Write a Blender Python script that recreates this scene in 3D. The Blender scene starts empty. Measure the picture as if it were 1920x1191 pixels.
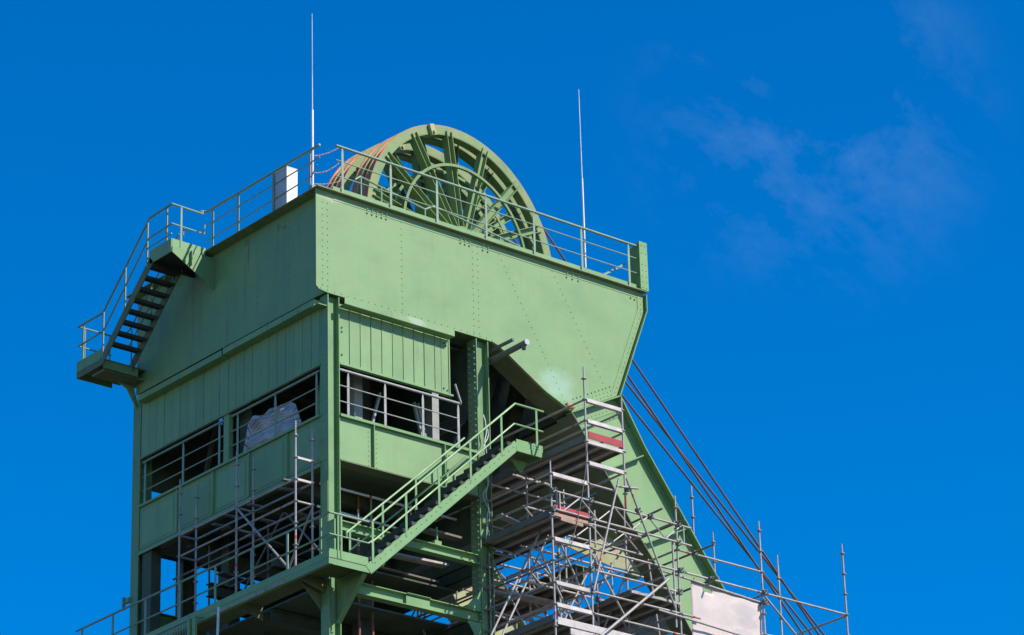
import bpy, math, random
from mathutils import Vector, Matrix
random.seed(7)
S = bpy.context.scene
COL = S.collection
R = math.radians

# ------------------------------------------------------------------ camera
cam = bpy.data.cameras.new('camera'); co = bpy.data.objects.new('camera', cam); COL.objects.link(co)
cam.sensor_width = 36.0; cam.lens = 6394.0 / 1920 * 36; cam.clip_start = 0.5; cam.clip_end = 6000
yaw, pitch, roll = R(49.644), R(23.592), R(-1.637)
fwd = Vector((math.cos(yaw)*math.cos(pitch), math.sin(yaw)*math.cos(pitch), math.sin(pitch)))
rt = fwd.cross(Vector((0, 0, 1))).normalized(); up = rt.cross(fwd)
r2 = rt*math.cos(roll) + up*math.sin(roll); u2 = -rt*math.sin(roll) + up*math.cos(roll)
co.matrix_world = Matrix(((r2.x, u2.x, -fwd.x, -41.235), (r2.y, u2.y, -fwd.y, -54.737), (r2.z, u2.z, -fwd.z, 1.70), (0, 0, 0, 1)))
S.camera = co
# ------------------------------------------------------------------ sun, sky, exposure
SUN = Vector((0.32, -0.65, 0.69)).normalized()
sl = bpy.data.lights.new('sun', 'SUN'); sl.energy = 5.0; sl.angle = R(0.53); sl.color = (1.0, 0.95, 0.87)
so = bpy.data.objects.new('sun', sl); COL.objects.link(so); so.location = (20, -40, 60)
so.rotation_euler = SUN.to_track_quat('Z', 'Y').to_euler()
w = bpy.data.worlds.new('World'); S.world = w; w.use_nodes = True
nt = w.node_tree; nt.nodes.clear()
def N(t, typ, **k):
    n = t.nodes.new(typ)
    for a, b in k.items(): setattr(n, a, b)
    return n
sky = N(nt, 'ShaderNodeTexSky', sky_type='NISHITA', sun_disc=False, sun_elevation=math.asin(SUN.z), sun_rotation=math.atan2(SUN.x, SUN.y), altitude=200, air_density=1.0, dust_density=0.2, ozone_density=3.0)
hs = N(nt, 'ShaderNodeHueSaturation'); hs.inputs['Saturation'].default_value = 1.55; hs.inputs['Value'].default_value = 1.0; hs.inputs['Hue'].default_value = 0.5
tint = N(nt, 'ShaderNodeMix', data_type='RGBA', blend_type='MULTIPLY'); tint.inputs[0].default_value = 1; tint.inputs[7].default_value = (1, 0.925, 1.08, 1)
tc = N(nt, 'ShaderNodeTexCoord')
mp = N(nt, 'ShaderNodeMapping'); mp.inputs['Rotation'].default_value = (R(20), R(-30), R(15)); mp.inputs['Scale'].default_value = (10.0, 30, 24); mp.inputs['Location'].default_value = (1.3, 0.2, 0.5)
nz = N(nt, 'ShaderNodeTexNoise'); nz.inputs['Scale'].default_value = 1.0; nz.inputs['Detail'].default_value = 9; nz.inputs['Roughness'].default_value = 0.68; nz.inputs['Distortion'].default_value = 0.25
big = N(nt, 'ShaderNodeTexNoise'); big.inputs['Scale'].default_value = 4.6; big.inputs['Detail'].default_value = 2
rp = N(nt, 'ShaderNodeMapRange'); rp.inputs[1].default_value = 0.47; rp.inputs[2].default_value = 0.80
rb = N(nt, 'ShaderNodeMapRange'); rb.inputs[1].default_value = 0.60; rb.inputs[2].default_value = 0.75
# a bank of faint cirrus in the part of the sky to the right of the tower
dst = N(nt, 'ShaderNodeVectorMath', operation='DISTANCE'); dst.inputs[1].default_value = (0.6442, 0.6201, 0.4478)
bank = N(nt, 'ShaderNodeMapRange', interpolation_type='SMOOTHSTEP'); bank.inputs[1].default_value = 0.066; bank.inputs[2].default_value = 0.02
mxm = N(nt, 'ShaderNodeMath', operation='MAXIMUM')
mu = N(nt, 'ShaderNodeMath', operation='MULTIPLY')
mu2 = N(nt, 'ShaderNodeMath', operation='MULTIPLY'); mu2.inputs[1].default_value = 0.10
cl = N(nt, 'ShaderNodeMix', data_type='RGBA'); cl.inputs[7].default_value = (4.2, 5.2, 8.0, 1)
bg = N(nt, 'ShaderNodeBackground'); bg.inputs[1].default_value = 0.15
wo = N(nt, 'ShaderNodeOutputWorld')
L = nt.links.new
L(sky.outputs[0], hs.inputs['Color']); L(hs.outputs[0], tint.inputs[6]); L(tint.outputs[2], cl.inputs[6])
L(tc.outputs['Generated'], mp.inputs[0]); L(mp.outputs[0], nz.inputs[0]); L(tc.outputs['Generated'], big.inputs[0])
L(nz.outputs[0], rp.inputs[0]); L(big.outputs[0], rb.inputs[0]); L(rp.outputs[0], mu.inputs[0]); L(tc.outputs['Generated'], dst.inputs[0]); L(dst.outputs['Value'], bank.inputs[0]); L(bank.outputs[0], mxm.inputs[0]); L(rb.outputs[0], mxm.inputs[1]); L(mxm.outputs[0], mu.inputs[1]); L(mu.outputs[0], mu2.inputs[0]); L(mu2.outputs[0], cl.inputs[0])
L(cl.outputs[2], bg.inputs[0]); L(bg.outputs[0], wo.inputs[0])
S.view_settings.view_transform = 'Standard'; S.view_settings.look = 'None'; S.view_settings.gamma = 1; S.view_settings.exposure = 0.10; S.view_settings.use_curve_mapping = False
S.render.engine = 'CYCLES'

# ------------------------------------------------------------------ materials
def mat(name, col, rough=0.55, metal=0.0, var=0.12, dirt=None, dirt_amt=0.0, scale=1.6, bump=0.0, streak=0.0, patch=None, spec=0.4, rnd=0.06, runs=0.0):
    m = bpy.data.materials.new(name); m.use_nodes = True; t = m.node_tree; b = t.nodes['Principled BSDF']
    b.inputs['Roughness'].default_value = rough; b.inputs['Metallic'].default_value = metal; b.inputs['Specular IOR Level'].default_value = spec
    g = N(t, 'ShaderNodeNewGeometry'); k = t.links.new
    n1 = N(t, 'ShaderNodeTexNoise'); n1.inputs['Scale'].default_value = scale; n1.inputs['Detail'].default_value = 8; n1.inputs['Roughness'].default_value = 0.62
    k(g.outputs['Position'], n1.inputs['Vector'])
    mr = N(t, 'ShaderNodeMapRange'); mr.inputs[1].default_value = 0.3; mr.inputs[2].default_value = 0.7; mr.inputs[3].default_value = 1 - var; mr.inputs[4].default_value = 1 + var
    k(n1.outputs[0], mr.inputs[0])
    oi = N(t, 'ShaderNodeObjectInfo'); mo = N(t, 'ShaderNodeMapRange'); mo.inputs[3].default_value = 1 - rnd; mo.inputs[4].default_value = 1 + rnd; k(oi.outputs['Random'], mo.inputs[0])
    m1 = N(t, 'ShaderNodeMath', operation='MULTIPLY'); k(mr.outputs[0], m1.inputs[0]); k(mo.outputs[0], m1.inputs[1])
    sc = N(t, 'ShaderNodeVectorMath', operation='SCALE'); sc.inputs[0].default_value = col; k(m1.outputs[0], sc.inputs['Scale'])
    out = sc.outputs[0]
    def mixin(out, fac, c):
        x = N(t, 'ShaderNodeMix', data_type='RGBA'); k(fac, x.inputs[0]); k(out, x.inputs[6]); x.inputs[7].default_value = (*c, 1); return x.outputs[2]
    if dirt:
        n2 = N(t, 'ShaderNodeTexNoise'); n2.inputs['Scale'].default_value = scale*2.3; n2.inputs['Detail'].default_value = 10; n2.inputs['Roughness'].default_value = 0.7
        mp2 = N(t, 'ShaderNodeMapping'); mp2.inputs['Scale'].default_value = (1, 1, 1 - 0.8*streak); mp2.inputs['Location'].default_value = (3.1, 7.7, 1.9)
        k(g.outputs['Position'], mp2.inputs[0]); k(mp2.outputs[0], n2.inputs['Vector'])
        r = N(t, 'ShaderNodeMapRange'); r.inputs[1].default_value = 0.5; r.inputs[2].default_value = 0.78; r.inputs[4].default_value = dirt_amt
        k(n2.outputs[0], r.inputs[0]); out = mixin(out, r.outputs[0], dirt)
    if runs:
        n5 = N(t, 'ShaderNodeTexNoise'); n5.inputs['Scale'].default_value = 1.0; n5.inputs['Detail'].default_value = 7; n5.inputs['Roughness'].default_value = 0.6
        mp5 = N(t, 'ShaderNodeMapping'); mp5.inputs['Scale'].default_value = (6.5, 6.5, 0.45); k(g.outputs['Position'], mp5.inputs[0]); k(mp5.outputs[0], n5.inputs['Vector'])
        r5 = N(t, 'ShaderNodeMapRange'); r5.inputs[1].default_value = 0.56; r5.inputs[2].default_value = 0.78; r5.inputs[4].default_value = runs; k(n5.outputs[0], r5.inputs[0])
        out = mixin(out, r5.outputs[0], (0.17, 0.15, 0.07))
    for (cen, scl, c, amt, lo, hi) in (patch or []):
        mm = N(t, 'ShaderNodeMapping', vector_type='POINT')
        mm.inputs['Location'].default_value = tuple(-cen[i]*scl[i] for i in range(3)); mm.inputs['Scale'].default_value = scl
        k(g.outputs['Position'], mm.inputs[0])
        ln = N(t, 'ShaderNodeVectorMath', operation='LENGTH'); k(mm.outputs[0], ln.inputs[0])
        n3 = N(t, 'ShaderNodeTexNoise'); n3.inputs['Scale'].default_value = 2.6; n3.inputs['Detail'].default_value = 9; n3.inputs['Roughness'].default_value = 0.65; k(g.outputs['Position'], n3.inputs['Vector'])
        ad = N(t, 'ShaderNodeMath', operation='ADD'); k(ln.outputs['Value'], ad.inputs[0]); k(n3.outputs[0], ad.inputs[1])
        r = N(t, 'ShaderNodeMapRange'); r.inputs[1].default_value = hi; r.inputs[2].default_value = lo; r.inputs[3].default_value = 0; r.inputs[4].default_value = amt
        r.interpolation_type = 'SMOOTHSTEP'
        k(ad.outputs[0], r.inputs[0]); out = mixin(out, r.outputs[0], c)
    k(out, b.inputs['Base Color'])
    rr = N(t, 'ShaderNodeMapRange'); rr.inputs[1].default_value = 0.3; rr.inputs[2].default_value = 0.7; rr.inputs[3].default_value = max(0.05, rough - 0.1); rr.inputs[4].default_value = min(1, rough + 0.12)
    k(n1.outputs[0], rr.inputs[0]); k(rr.outputs[0], b.inputs['Roughness'])
    if bump:
        n4 = N(t, 'ShaderNodeTexNoise'); n4.inputs['Scale'].default_value = 2.2; n4.inputs['Detail'].default_value = 6; k(g.outputs['Position'], n4.inputs['Vector'])
        bp = N(t, 'ShaderNodeBump'); bp.inputs['Strength'].default_value = bump; bp.inputs['Distance'].default_value = 0.04; k(n4.outputs[0], bp.inputs['Height']); k(bp.outputs[0], b.inputs['Normal'])
    return m
GREEN = (0.214, 0.352, 0.143)
M = {}
M['plate'] = mat('green_plate_paint', GREEN, 0.5, var=0.085, dirt=(0.27, 0.345, 0.135), dirt_amt=0.6, scale=0.9, streak=0.35, bump=0.2, runs=0.22, patch=[
    ((6.60, 0, 31.70), (1.0, 1, 1.5), (0.40, 0.58, 0.44), 0.5, 0.72, 1.3),
    ((2.35, -.16, 32.15), (2.2, 1, 3.5), (0.42, 0.50, 0.36), 0.7, 0.8, 1.15),
    ((0.1, 0, 34.62), (1.1, 1, 4.5), (0.50, 0.47, 0.30), 0.6, 0.65, 1.0)])
M['wall'] = mat('green_end_plate_paint', GREEN, 0.5, var=0.10, dirt=(0.16, 0.24, 0.14), dirt_amt=0.65, scale=0.8, streak=0.8, bump=0.2, runs=0.6, patch=[
    ((-.08, 2.90, 34.25), (1, 11.0, 1.3), (0.24, 0.13, 0.05), 0.8, 0.72, 1.05),
    ((-.08, 1.75, 34.5), (1, 7.0, 4.0), (0.26, 0.17, 0.06), 0.7, 0.72, 1.0),
    ((-.08, 2.97, 34.6), (1, 3.0, 5.0), (0.20, 0.18, 0.07), 0.6, 0.7, 1.0)])
M['paint'] = mat('green_paint', GREEN, 0.5, var=0.10, dirt=(0.19, 0.28, 0.11), dirt_amt=0.55, scale=1.3, streak=0.7, runs=0.45)
M['paint_bright'] = mat('fresh_green_paint', (0.197, 0.354, 0.137), 0.45, var=0.07, dirt=(0.20, 0.31, 0.13), dirt_amt=0.5, scale=1.6, runs=0.3)
M['column'] = mat('column_green_paint', (0.180, 0.315, 0.122), 0.45, var=0.10, dirt=(0.10, 0.20, 0.06), dirt_amt=0.6, scale=1.2, streak=0.8, runs=0.5)
M['edge'] = mat('weathered_flange_paint', (0.24, 0.30, 0.15), 0.65, var=0.2, dirt=(0.16, 0.075, 0.04), dirt_amt=0.9, scale=1.6)
M['dark'] = mat('shaded_interior_paint', (0.085, 0.11, 0.07), 0.75, var=0.3, dirt=(0.07, 0.05, 0.03), dirt_amt=0.7, scale=1.4)  # interior shade put into the colour; also dark bolts and joint backing
M['soffit'] = mat('shaded_weathered_soffit_paint', (0.15, 0.18, 0.09), 0.7, var=0.2, dirt=(0.10, 0.07, 0.03), dirt_amt=0.8, scale=1.1)  # weathered green, darkened to paint in the shade of undersides and inner faces
M['grate'] = mat('shaded_step_grating', (0.045, 0.055, 0.045), 0.7, var=0.25, dirt=(0.08, 0.06, 0.04), dirt_amt=0.5, scale=4)  # near-black colour carries the shade under the steps and landing
M['rail'] = mat('grey_green_railing', (0.235, 0.345, 0.235), 0.5, var=0.12, dirt=(0.2, 0.2, 0.16), dirt_amt=0.5, scale=3)
M['railgrey'] = mat('greyed_steel_tube', (0.36, 0.36, 0.33), 0.5, var=0.15, dirt=(0.22, 0.13, 0.09), dirt_amt=0.5, scale=3)
M['galv'] = mat('galvanised_tube', (0.41, 0.37, 0.335), 0.5, metal=0.12, var=0.2, dirt=(0.27, 0.18, 0.13), dirt_amt=0.85, scale=4)
M['alu'] = mat('aluminium_transom', (0.56, 0.50, 0.45), 0.5, metal=0.1, var=0.15, dirt=(0.38, 0.29, 0.24), dirt_amt=0.7, scale=4)
M['red'] = mat('red_toe_board', (0.42, 0.045, 0.05), 0.6, var=0.25, dirt=(0.30, 0.05, 0.05), dirt_amt=0.6, scale=4)
M['redband'] = mat('red_marker_paint', (0.62, 0.05, 0.04), 0.5, var=0.1)
M['wood'] = mat('weathered_plank', (0.40, 0.27, 0.19), 0.8, var=0.2, dirt=(0.26, 0.15, 0.10), dirt_amt=0.7, scale=4)
M['greywood'] = mat('grey_toe_board', (0.20, 0.18, 0.15), 0.85, var=0.2, dirt=(0.1, 0.08, 0.06), dirt_amt=0.6, scale=3)
M['rust'] = mat('rusty_groove', (0.64, 0.30, 0.16), 0.8, var=0.2, dirt=(0.46, 0.19, 0.09), dirt_amt=0.8, scale=3)
M['wheel'] = mat('wheel_green_paint', (0.182, 0.290, 0.108), 0.5, var=0.14, dirt=(0.33, 0.25, 0.11), dirt_amt=0.95, scale=1.5)
M['rim'] = mat('weathered_rim_paint', (0.215, 0.300, 0.112), 0.55, var=0.14, dirt=(0.42, 0.28, 0.13), dirt_amt=1.0, scale=1.3)
M['rope'] = mat('brown_wire_rope', (0.13, 0.085, 0.065), 0.6, var=0.3, dirt=(0.18, 0.085, 0.05), dirt_amt=0.7, scale=2)
M['rustrope'] = mat('rusty_hanging_rope', (0.30, 0.11, 0.07), 0.75, var=0.35, scale=12)
M['white'] = mat('white_enamel', (0.82, 0.82, 0.80), 0.4, var=0.04, dirt=(0.6, 0.58, 0.52), dirt_amt=0.3, scale=3)
M['greybox'] = mat('grey_cabinet_side', (0.50, 0.50, 0.50), 0.6, var=0.1, dirt=(0.35, 0.3, 0.28), dirt_amt=0.5, scale=5)
M['rod'] = mat('bare_metal_rod', (0.72, 0.70, 0.68), 0.4, metal=0.3, var=0.08, dirt=(0.5, 0.38, 0.34), dirt_amt=0.5, scale=2)
M['chain'] = mat('red_white_chain', (0.62, 0.36, 0.34), 0.6, var=0.4, scale=14)
M['cable'] = mat('dark_cable', (0.06, 0.06, 0.05), 0.5, var=0.1)
M['palecable'] = mat('pale_cable', (0.55, 0.56, 0.50), 0.5, var=0.2, scale=6)
M['pipe'] = mat('dark_pipe', (0.16, 0.17, 0.15), 0.5, var=0.15, dirt=(0.1, 0.08, 0.06), dirt_amt=0.6, scale=3)
M['slate'] = mat('skylit_blue_grey_sheet', (0.38, 0.42, 0.47), 0.6, var=0.15, dirt=(0.12, 0.11, 0.1), dirt_amt=0.6, scale=1)  # blue-grey tone paints sky light onto the inner webs and sheets
M['tan'] = mat('faded_tan_paint', (0.42, 0.42, 0.20), 0.65, var=0.15, dirt=(0.30, 0.22, 0.10), dirt_amt=0.6, scale=1.8)
M['ground'] = mat('dark_grassy_ground', (0.055, 0.06, 0.04), 0.9, var=0.25, dirt=(0.03, 0.05, 0.02), dirt_amt=0.8, scale=0.15)

def perforated():
    m = mat('perforated_steel_deck', (0.20, 0.18, 0.16), 0.6, metal=0.3, var=0.2, dirt=(0.12, 0.08, 0.06), dirt_amt=0.6, scale=3)
    t = m.node_tree; k = t.links.new; b = t.nodes['Principled BSDF']; out = t.nodes['Material Output']
    tcx = N(t, 'ShaderNodeTexCoord'); sx = N(t, 'ShaderNodeSeparateXYZ'); k(tcx.outputs['Object'], sx.inputs[0])
    def cell(sock, f):
        a = N(t, 'ShaderNodeMath', operation='MULTIPLY'); a.inputs[1].default_value = f; k(sock, a.inputs[0])
        c = N(t, 'ShaderNodeMath', operation='FRACT'); k(a.outputs[0], c.inputs[0])
        d = N(t, 'ShaderNodeMath', operation='SUBTRACT'); k(c.outputs[0], d.inputs[0]); d.inputs[1].default_value = 0.5
        e = N(t, 'ShaderNodeMath', operation='ABSOLUTE'); k(d.outputs[0], e.inputs[0]); return e.outputs[0]
    ax, ay = cell(sx.outputs[0], 18), cell(sx.outputs[1], 14)
    mx = N(t, 'ShaderNodeMath', operation='MAXIMUM'); k(ax, mx.inputs[0]); k(ay, mx.inputs[1])
    ab = N(t, 'ShaderNodeMath', operation='ABSOLUTE'); k(sx.outputs[0], ab.inputs[0])
    lt = N(t, 'ShaderNodeMath', operation='LESS_THAN'); k(mx.outputs[0], lt.inputs[0]); lt.inputs[1].default_value = 0.27
    l2 = N(t, 'ShaderNodeMath', operation='LESS_THAN'); k(ab.outputs[0], l2.inputs[0]); l2.inputs[1].default_value = 0.085
    mu_ = N(t, 'ShaderNodeMath', operation='MULTIPLY'); k(lt.outputs[0], mu_.inputs[0]); k(l2.outputs[0], mu_.inputs[1])
    tr = N(t, 'ShaderNodeBsdfDiffuse'); tr.inputs[0].default_value = (.75, .70, .62, 1); ms = N(t, 'ShaderNodeMixShader'); k(mu_.outputs[0], ms.inputs[0]); k(b.outputs[0], ms.inputs[1]); k(tr.outputs[0], ms.inputs[2]); k(ms.outputs[0], out.inputs['Surface'])  # pale dots paint the light caught by the punched lips
    return m
M['deck'] = perforated()

def cloth(name, col, grid, gcol, patch=None):
    m = mat(name, col, 0.55, var=0.08, dirt=tuple(c*0.8 for c in col), dirt_amt=0.4, scale=2.0, bump=0.3, patch=patch)
    t = m.node_tree; k = t.links.new; b = t.nodes['Principled BSDF']; out = t.nodes['Material Output']
    if grid:
        tcx = N(t, 'ShaderNodeTexCoord'); br = N(t, 'ShaderNodeTexBrick'); br.offset = 0; br.inputs['Scale'].default_value = grid; br.inputs['Mortar Size'].default_value = 0.06
        br.inputs['Brick Width'].default_value = 0.5; br.inputs['Row Height'].default_value = 0.5
        br.inputs['Color1'].default_value = (1, 1, 1, 1); br.inputs['Color2'].default_value = (1, 1, 1, 1); br.inputs['Mortar'].default_value = (*gcol, 1)
        k(tcx.outputs['UV'], br.inputs['Vector'])
        old = b.inputs['Base Color'].links[0].from_socket; x = N(t, 'ShaderNodeMix', data_type='RGBA', blend_type='MULTIPLY'); x.inputs[0].default_value = 1
        k(old, x.inputs[6]); k(br.outputs[0], x.inputs[7]); k(x.outputs[2], b.inputs['Base Color'])
    tl = N(t, 'ShaderNodeBsdfTranslucent'); tl.inputs[0].default_value = (*col, 1)
    a = N(t, 'ShaderNodeMixShader'); a.inputs[0].default_value = 0.12; k(b.outputs[0], a.inputs[1]); k(tl.outputs[0], a.inputs[2])
    k(a.outputs[0], out.inputs['Surface'])
    return m
M['tarp'] = cloth('gridded_white_sheeting', (0.74, 0.73, 0.74), 7, (0.30, 0.30, 0.34))
M['banner'] = cloth('dusty_white_sheet', (0.70, 0.585, 0.52), 0, None, [((10.08, -2.13, 26.34), (2.1, 1, 6.0), (0.54, 0.485, 0.47), .55, 1.15, 1.45), ((10.2, -2.13, 26.05), (2.6, 1, 6.5), (0.54, 0.485, 0.47), .5, 1.1, 1.45), ((10.05, -2.13, 25.72), (2.0, 1, 6.0), (0.54, 0.485, 0.47), .55, 1.15, 1.45)])

# ------------------------------------------------------------------ mesh builder
class MB:
    def __init__(s): s.v = []; s.f = []; s.uv = None
    def add(s, vs, fs):
        o = len(s.v); s.v += [tuple(v) for v in vs]; s.f += [tuple(i + o for i in f) for f in fs]; return s
    def hexa(s, c):      # 8 corners: bottom 4, top 4
        return s.add(c, [(3, 2, 1, 0), (4, 5, 6, 7), (0, 1, 5, 4), (1, 2, 6, 5), (2, 3, 7, 6), (3, 0, 4, 7)])
    def box(s, x0, x1, y0, y1, z0, z1):
        return s.hexa([(x0, y0, z0), (x1, y0, z0), (x1, y1, z0), (x0, y1, z0), (x0, y0, z1), (x1, y0, z1), (x1, y1, z1), (x0, y1, z1)])
    def bar(s, p, q, wd, ht, upv=(0, 0, 1), off=(0, 0)):   # oriented box p->q, width along side, height along up
        p, q = Vector(p), Vector(q); d = (q - p).normalized(); upv = Vector(upv); sd = d.cross(upv).normalized(); un = sd.cross(d)
        c = sd*off[0] + un*off[1]; a, b = sd*(wd/2), un*(ht/2)
        return s.hexa([p + c - a - b, p + c + a - b, q + c + a - b, q + c - a - b, p + c - a + b, p + c + a + b, q + c + a + b, q + c - a + b])
    def ibeam(s, p, q, h, b, tf=0.02, tw=0.014, upv=(0, 0, 1)):
        s.bar(p, q, tw, h - 2*tf, upv); s.bar(p, q, b, tf, upv, (0, h/2 - tf/2)); s.bar(p, q, b, tf, upv, (0, -h/2 + tf/2)); return s
    def tube(s, p, q, r, n=10, cap=True, r2=None):
        p, q = Vector(p), Vector(q); d = (q - p).normalized(); a = d.orthogonal().normalized(); b = d.cross(a); r2 = r if r2 is None else r2
        vs = [p + (a*math.cos(6.28319*i/n) + b*math.sin(6.28319*i/n))*r for i in range(n)] + [q + (a*math.cos(6.28319*i/n) + b*math.sin(6.28319*i/n))*r2 for i in range(n)]
        fs = [(i, (i + 1) % n, n + (i + 1) % n, n + i) for i in range(n)]
        if cap: fs += [tuple(range(n))[::-1], tuple(range(n, 2*n))]
        return s.add(vs, fs)
    def path(s, pts, r, n=8):
        for a, b in zip(pts, pts[1:]): s.tube(a, b, r, n)
        for p in pts[1:-1]: s.ball(p, r*1.02)
        return s
    def ball(s, p, r, n=8):
        p = Vector(p); vs = [p + Vector((0, 0, r))]; rings = 3
        for k in range(1, rings + 1):
            a = math.pi*k/(rings + 1)
            vs += [p + Vector((math.sin(a)*math.cos(6.28319*i/n)*r, math.sin(a)*math.sin(6.28319*i/n)*r, math.cos(a)*r)) for i in range(n)]
        vs.append(p - Vector((0, 0, r))); fs = [(0, 1 + i, 1 + (i + 1) % n) for i in range(n)]
        for k in range(rings - 1):
            o = 1 + k*n; fs += [(o + i, o + n + i, o + n + (i + 1) % n, o + (i + 1) % n) for i in range(n)]
        o = 1 + (rings - 1)*n; e = len(vs) - 1; fs += [(o + i, e, o + (i + 1) % n) for i in range(n)]
        return s.add(vs, fs)
    def prism(s, pts, ax, a, b):   # polygon in the plane normal to axis, extruded a..b
        def P(p, c): return {'y': (p[0], c, p[1]), 'x': (c, p[0], p[1]), 'z': (p[0], p[1], c)}[ax]
        n = len(pts); vs = [P(p, a) for p in pts] + [P(p, b) for p in pts]
        return s.add(vs, [tuple(range(n)), tuple(range(2*n - 1, n - 1, -1))] + [(i, n + i, n + (i + 1) % n, (i + 1) % n) for i in range(n)])
    def strip(s, pts, ax, a, b, th):   # bent plate following an open polyline (thickness to the left)
        for p, q in zip(pts, pts[1:]):
            d = Vector((q[0] - p[0], q[1] - p[1])).normalized(); nrm = Vector((-d.y, d.x))*th
            s.prism([p, q, (q[0] + nrm.x, q[1] + nrm.y), (p[0] + nrm.x, p[1] + nrm.y)], ax, a, b)
        return s
    def lathe(s, prof, n=96):      # closed profile of (radius, y) turned about the local y axis
        m = len(prof); vs = []
        for i in range(n):
            a = 6.283185307*i/n; vs += [(r*math.cos(a), y, r*math.sin(a)) for r, y in prof]
        fs = [(i*m + j, i*m + (j + 1) % m, ((i + 1) % n)*m + (j + 1) % m, ((i + 1) % n)*m + j) for i in range(n) for j in range(m)]
        return s.add(vs, fs)
def setp(o, label=None, cat=None, group=None, kind=None):
    for a, b in (('label', label), ('category', cat), ('group', group), ('kind', kind)):
        if b: o[a] = b
    return o
def thing(name, label, cat, loc, group=None, rotz=0):
    o = bpy.data.objects.new(name, None); COL.objects.link(o); o.location = loc; o.rotation_euler = (0, 0, rotz); o.empty_display_size = 0.3
    return setp(o, label, cat, group)
def smooth(me, ang=40):
    for p in me.polygons: p.use_smooth = True
    try: me.set_sharp_from_angle(angle=R(ang))
    except Exception: pass
def wloc(o): # world translation of an unrotated chain
    v = Vector(o.location); p = o.parent
    while p: v = v + Vector(p.location); p = p.parent
    return v
def obj(name, mb, m, parent=None, sm=False, local=False, **props):
    me = bpy.data.meshes.new(name)
    if local: c = Vector((0, 0, 0))
    else:
        lo = [min(v[i] for v in mb.v) for i in range(3)]; hi = [max(v[i] for v in mb.v) for i in range(3)]; c = Vector([(a + b)/2 for a, b in zip(lo, hi)])
    me.from_pydata([Vector(v) - c for v in mb.v], [], mb.f); me.update()
    if sm: smooth(me)
    if mb.uv:
        ul = me.uv_layers.new(name='UVMap')
        for li, l in enumerate(me.loops): ul.data[li].uv = mb.uv[l.vertex_index]
    me.materials.append(M[m] if isinstance(m, str) else m)
    o = bpy.data.objects.new(name, me); COL.objects.link(o)
    if parent is not None:
        o.parent = parent; o.location = c if local else c - wloc(parent)
    else: o.location = c
    return setp(o, **props)
def again(src, at, parent=None):
    o = src.copy(); COL.objects.link(o); p = parent or src.parent; o.parent = p; o.location = Vector(at) - (wloc(p) if p else Vector()); return o
def rivets_on(mb, pts, nrm, r=0.0178, h=0.0098):
    n = Vector(nrm); a = n.orthogonal().normalized(); b = n.cross(a)
    for p in pts:
        p = Vector(p); v = [p + (a*math.cos(1.0472*i) + b*math.sin(1.0472*i))*r for i in range(6)] + [p + n*h + (a*math.cos(1.0472*i) + b*math.sin(1.0472*i))*r*0.55 for i in range(6)]
        mb.add(v, [(i, (i + 1) % 6, 6 + (i + 1) % 6, 6 + i) for i in range(6)] + [tuple(range(6, 12))])
def row(p, q, step):
    p, q = Vector(p), Vector(q); n = max(1, round((q - p).length/step)); return [p.lerp(q, i/n) for i in range(n + 1)]

# ------------------------------------------------------------------ ground
g = MB().box(-900, 900, -900, 900, -0.6, 0.0); setp(obj('ground', g, 'ground'), kind='structure')

# ================================================================== HEADFRAME
HF = thing('headframe', 'green riveted steel headframe tower with box girder and slanting strut legs', 'headframe', (2.2, 3.8, 0))
def part(name, mb, m='paint', par=None, **k): return obj(name, mb, m, par or HF, **k)

# ---- box girder
arch = [(7.05, 31.16), (6.94, 31.185), (6.55, 31.31), (6.14, 31.49), (5.63, 31.79), (5.13, 32.09), (4.80, 32.26), (4.58, 32.31)]
outline = [(-.33, 34.76), (-.33, 32.40), (-.25, 32.33), (0.0, 32.30)]
poly = outline + [(4.45, 32.31)] + arch[::-1] + [(8.42, 31.88), (9.40, 34.30), (9.40, 34.76)]
gp = part('girder_plate', MB().prism(poly, 'y', 0.0, 0.03), 'plate', label='sunlit green side plate with rows of rivets')
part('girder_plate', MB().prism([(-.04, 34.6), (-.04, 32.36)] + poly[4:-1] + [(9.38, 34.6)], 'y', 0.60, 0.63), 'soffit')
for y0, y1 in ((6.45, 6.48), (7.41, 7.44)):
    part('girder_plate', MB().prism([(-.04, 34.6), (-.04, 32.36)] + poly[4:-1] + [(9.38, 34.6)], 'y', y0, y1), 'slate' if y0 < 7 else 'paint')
# edge cover strips, slightly proud of the plate
part('edge_strip', MB().prism([(9.20, 34.66), (9.20, 34.30), (8.20, 31.77), (8.40, 31.872), (9.385, 34.305), (9.385, 34.66)], 'y', -.012, 0.004), 'plate')
part('edge_strip', MB().prism([(7.03, 31.17), (8.39, 31.87), (8.31, 32.02), (7.0, 31.36), (6.86, 31.24)], 'y', -.010, 0.003), 'plate')
part('edge_strip', MB().box(.15, 9.19, -.008, .003, 34.60, 34.755), 'plate')
# flanges
part('top_flange', MB().box(-.37, 9.45, -.13, 0.66, 34.762, 34.788), 'edge')
part('top_flange', MB().box(-.37, 9.45, 6.40, 7.48, 34.762, 34.788), 'edge')
part('top_flange', MB().box(-.36, .3, 0.665, 6.395, 34.763, 34.787), 'edge')
fl = MB().strip([(9.415, 34.70), (9.415, 34.295), (8.43, 31.85)], 'y', -.10, .63, .025); part('end_flange', fl, 'column')
part('end_flange', MB().strip([(9.415, 34.70), (9.415, 34.295), (8.43, 31.85)], 'y', 6.43, 7.45, .025), 'column')
part('end_sheet', MB().strip([(9.36, 34.70), (9.36, 34.30), (8.40, 31.93)], 'y', .64, 6.42, .02), 'slate')
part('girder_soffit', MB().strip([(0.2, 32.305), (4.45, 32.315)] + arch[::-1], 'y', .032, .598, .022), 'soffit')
part('girder_soffit', MB().strip([(0.2, 32.305), (4.45, 32.315)] + arch[::-1], 'y', 6.482, 7.408, .022), 'soffit')
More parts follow.
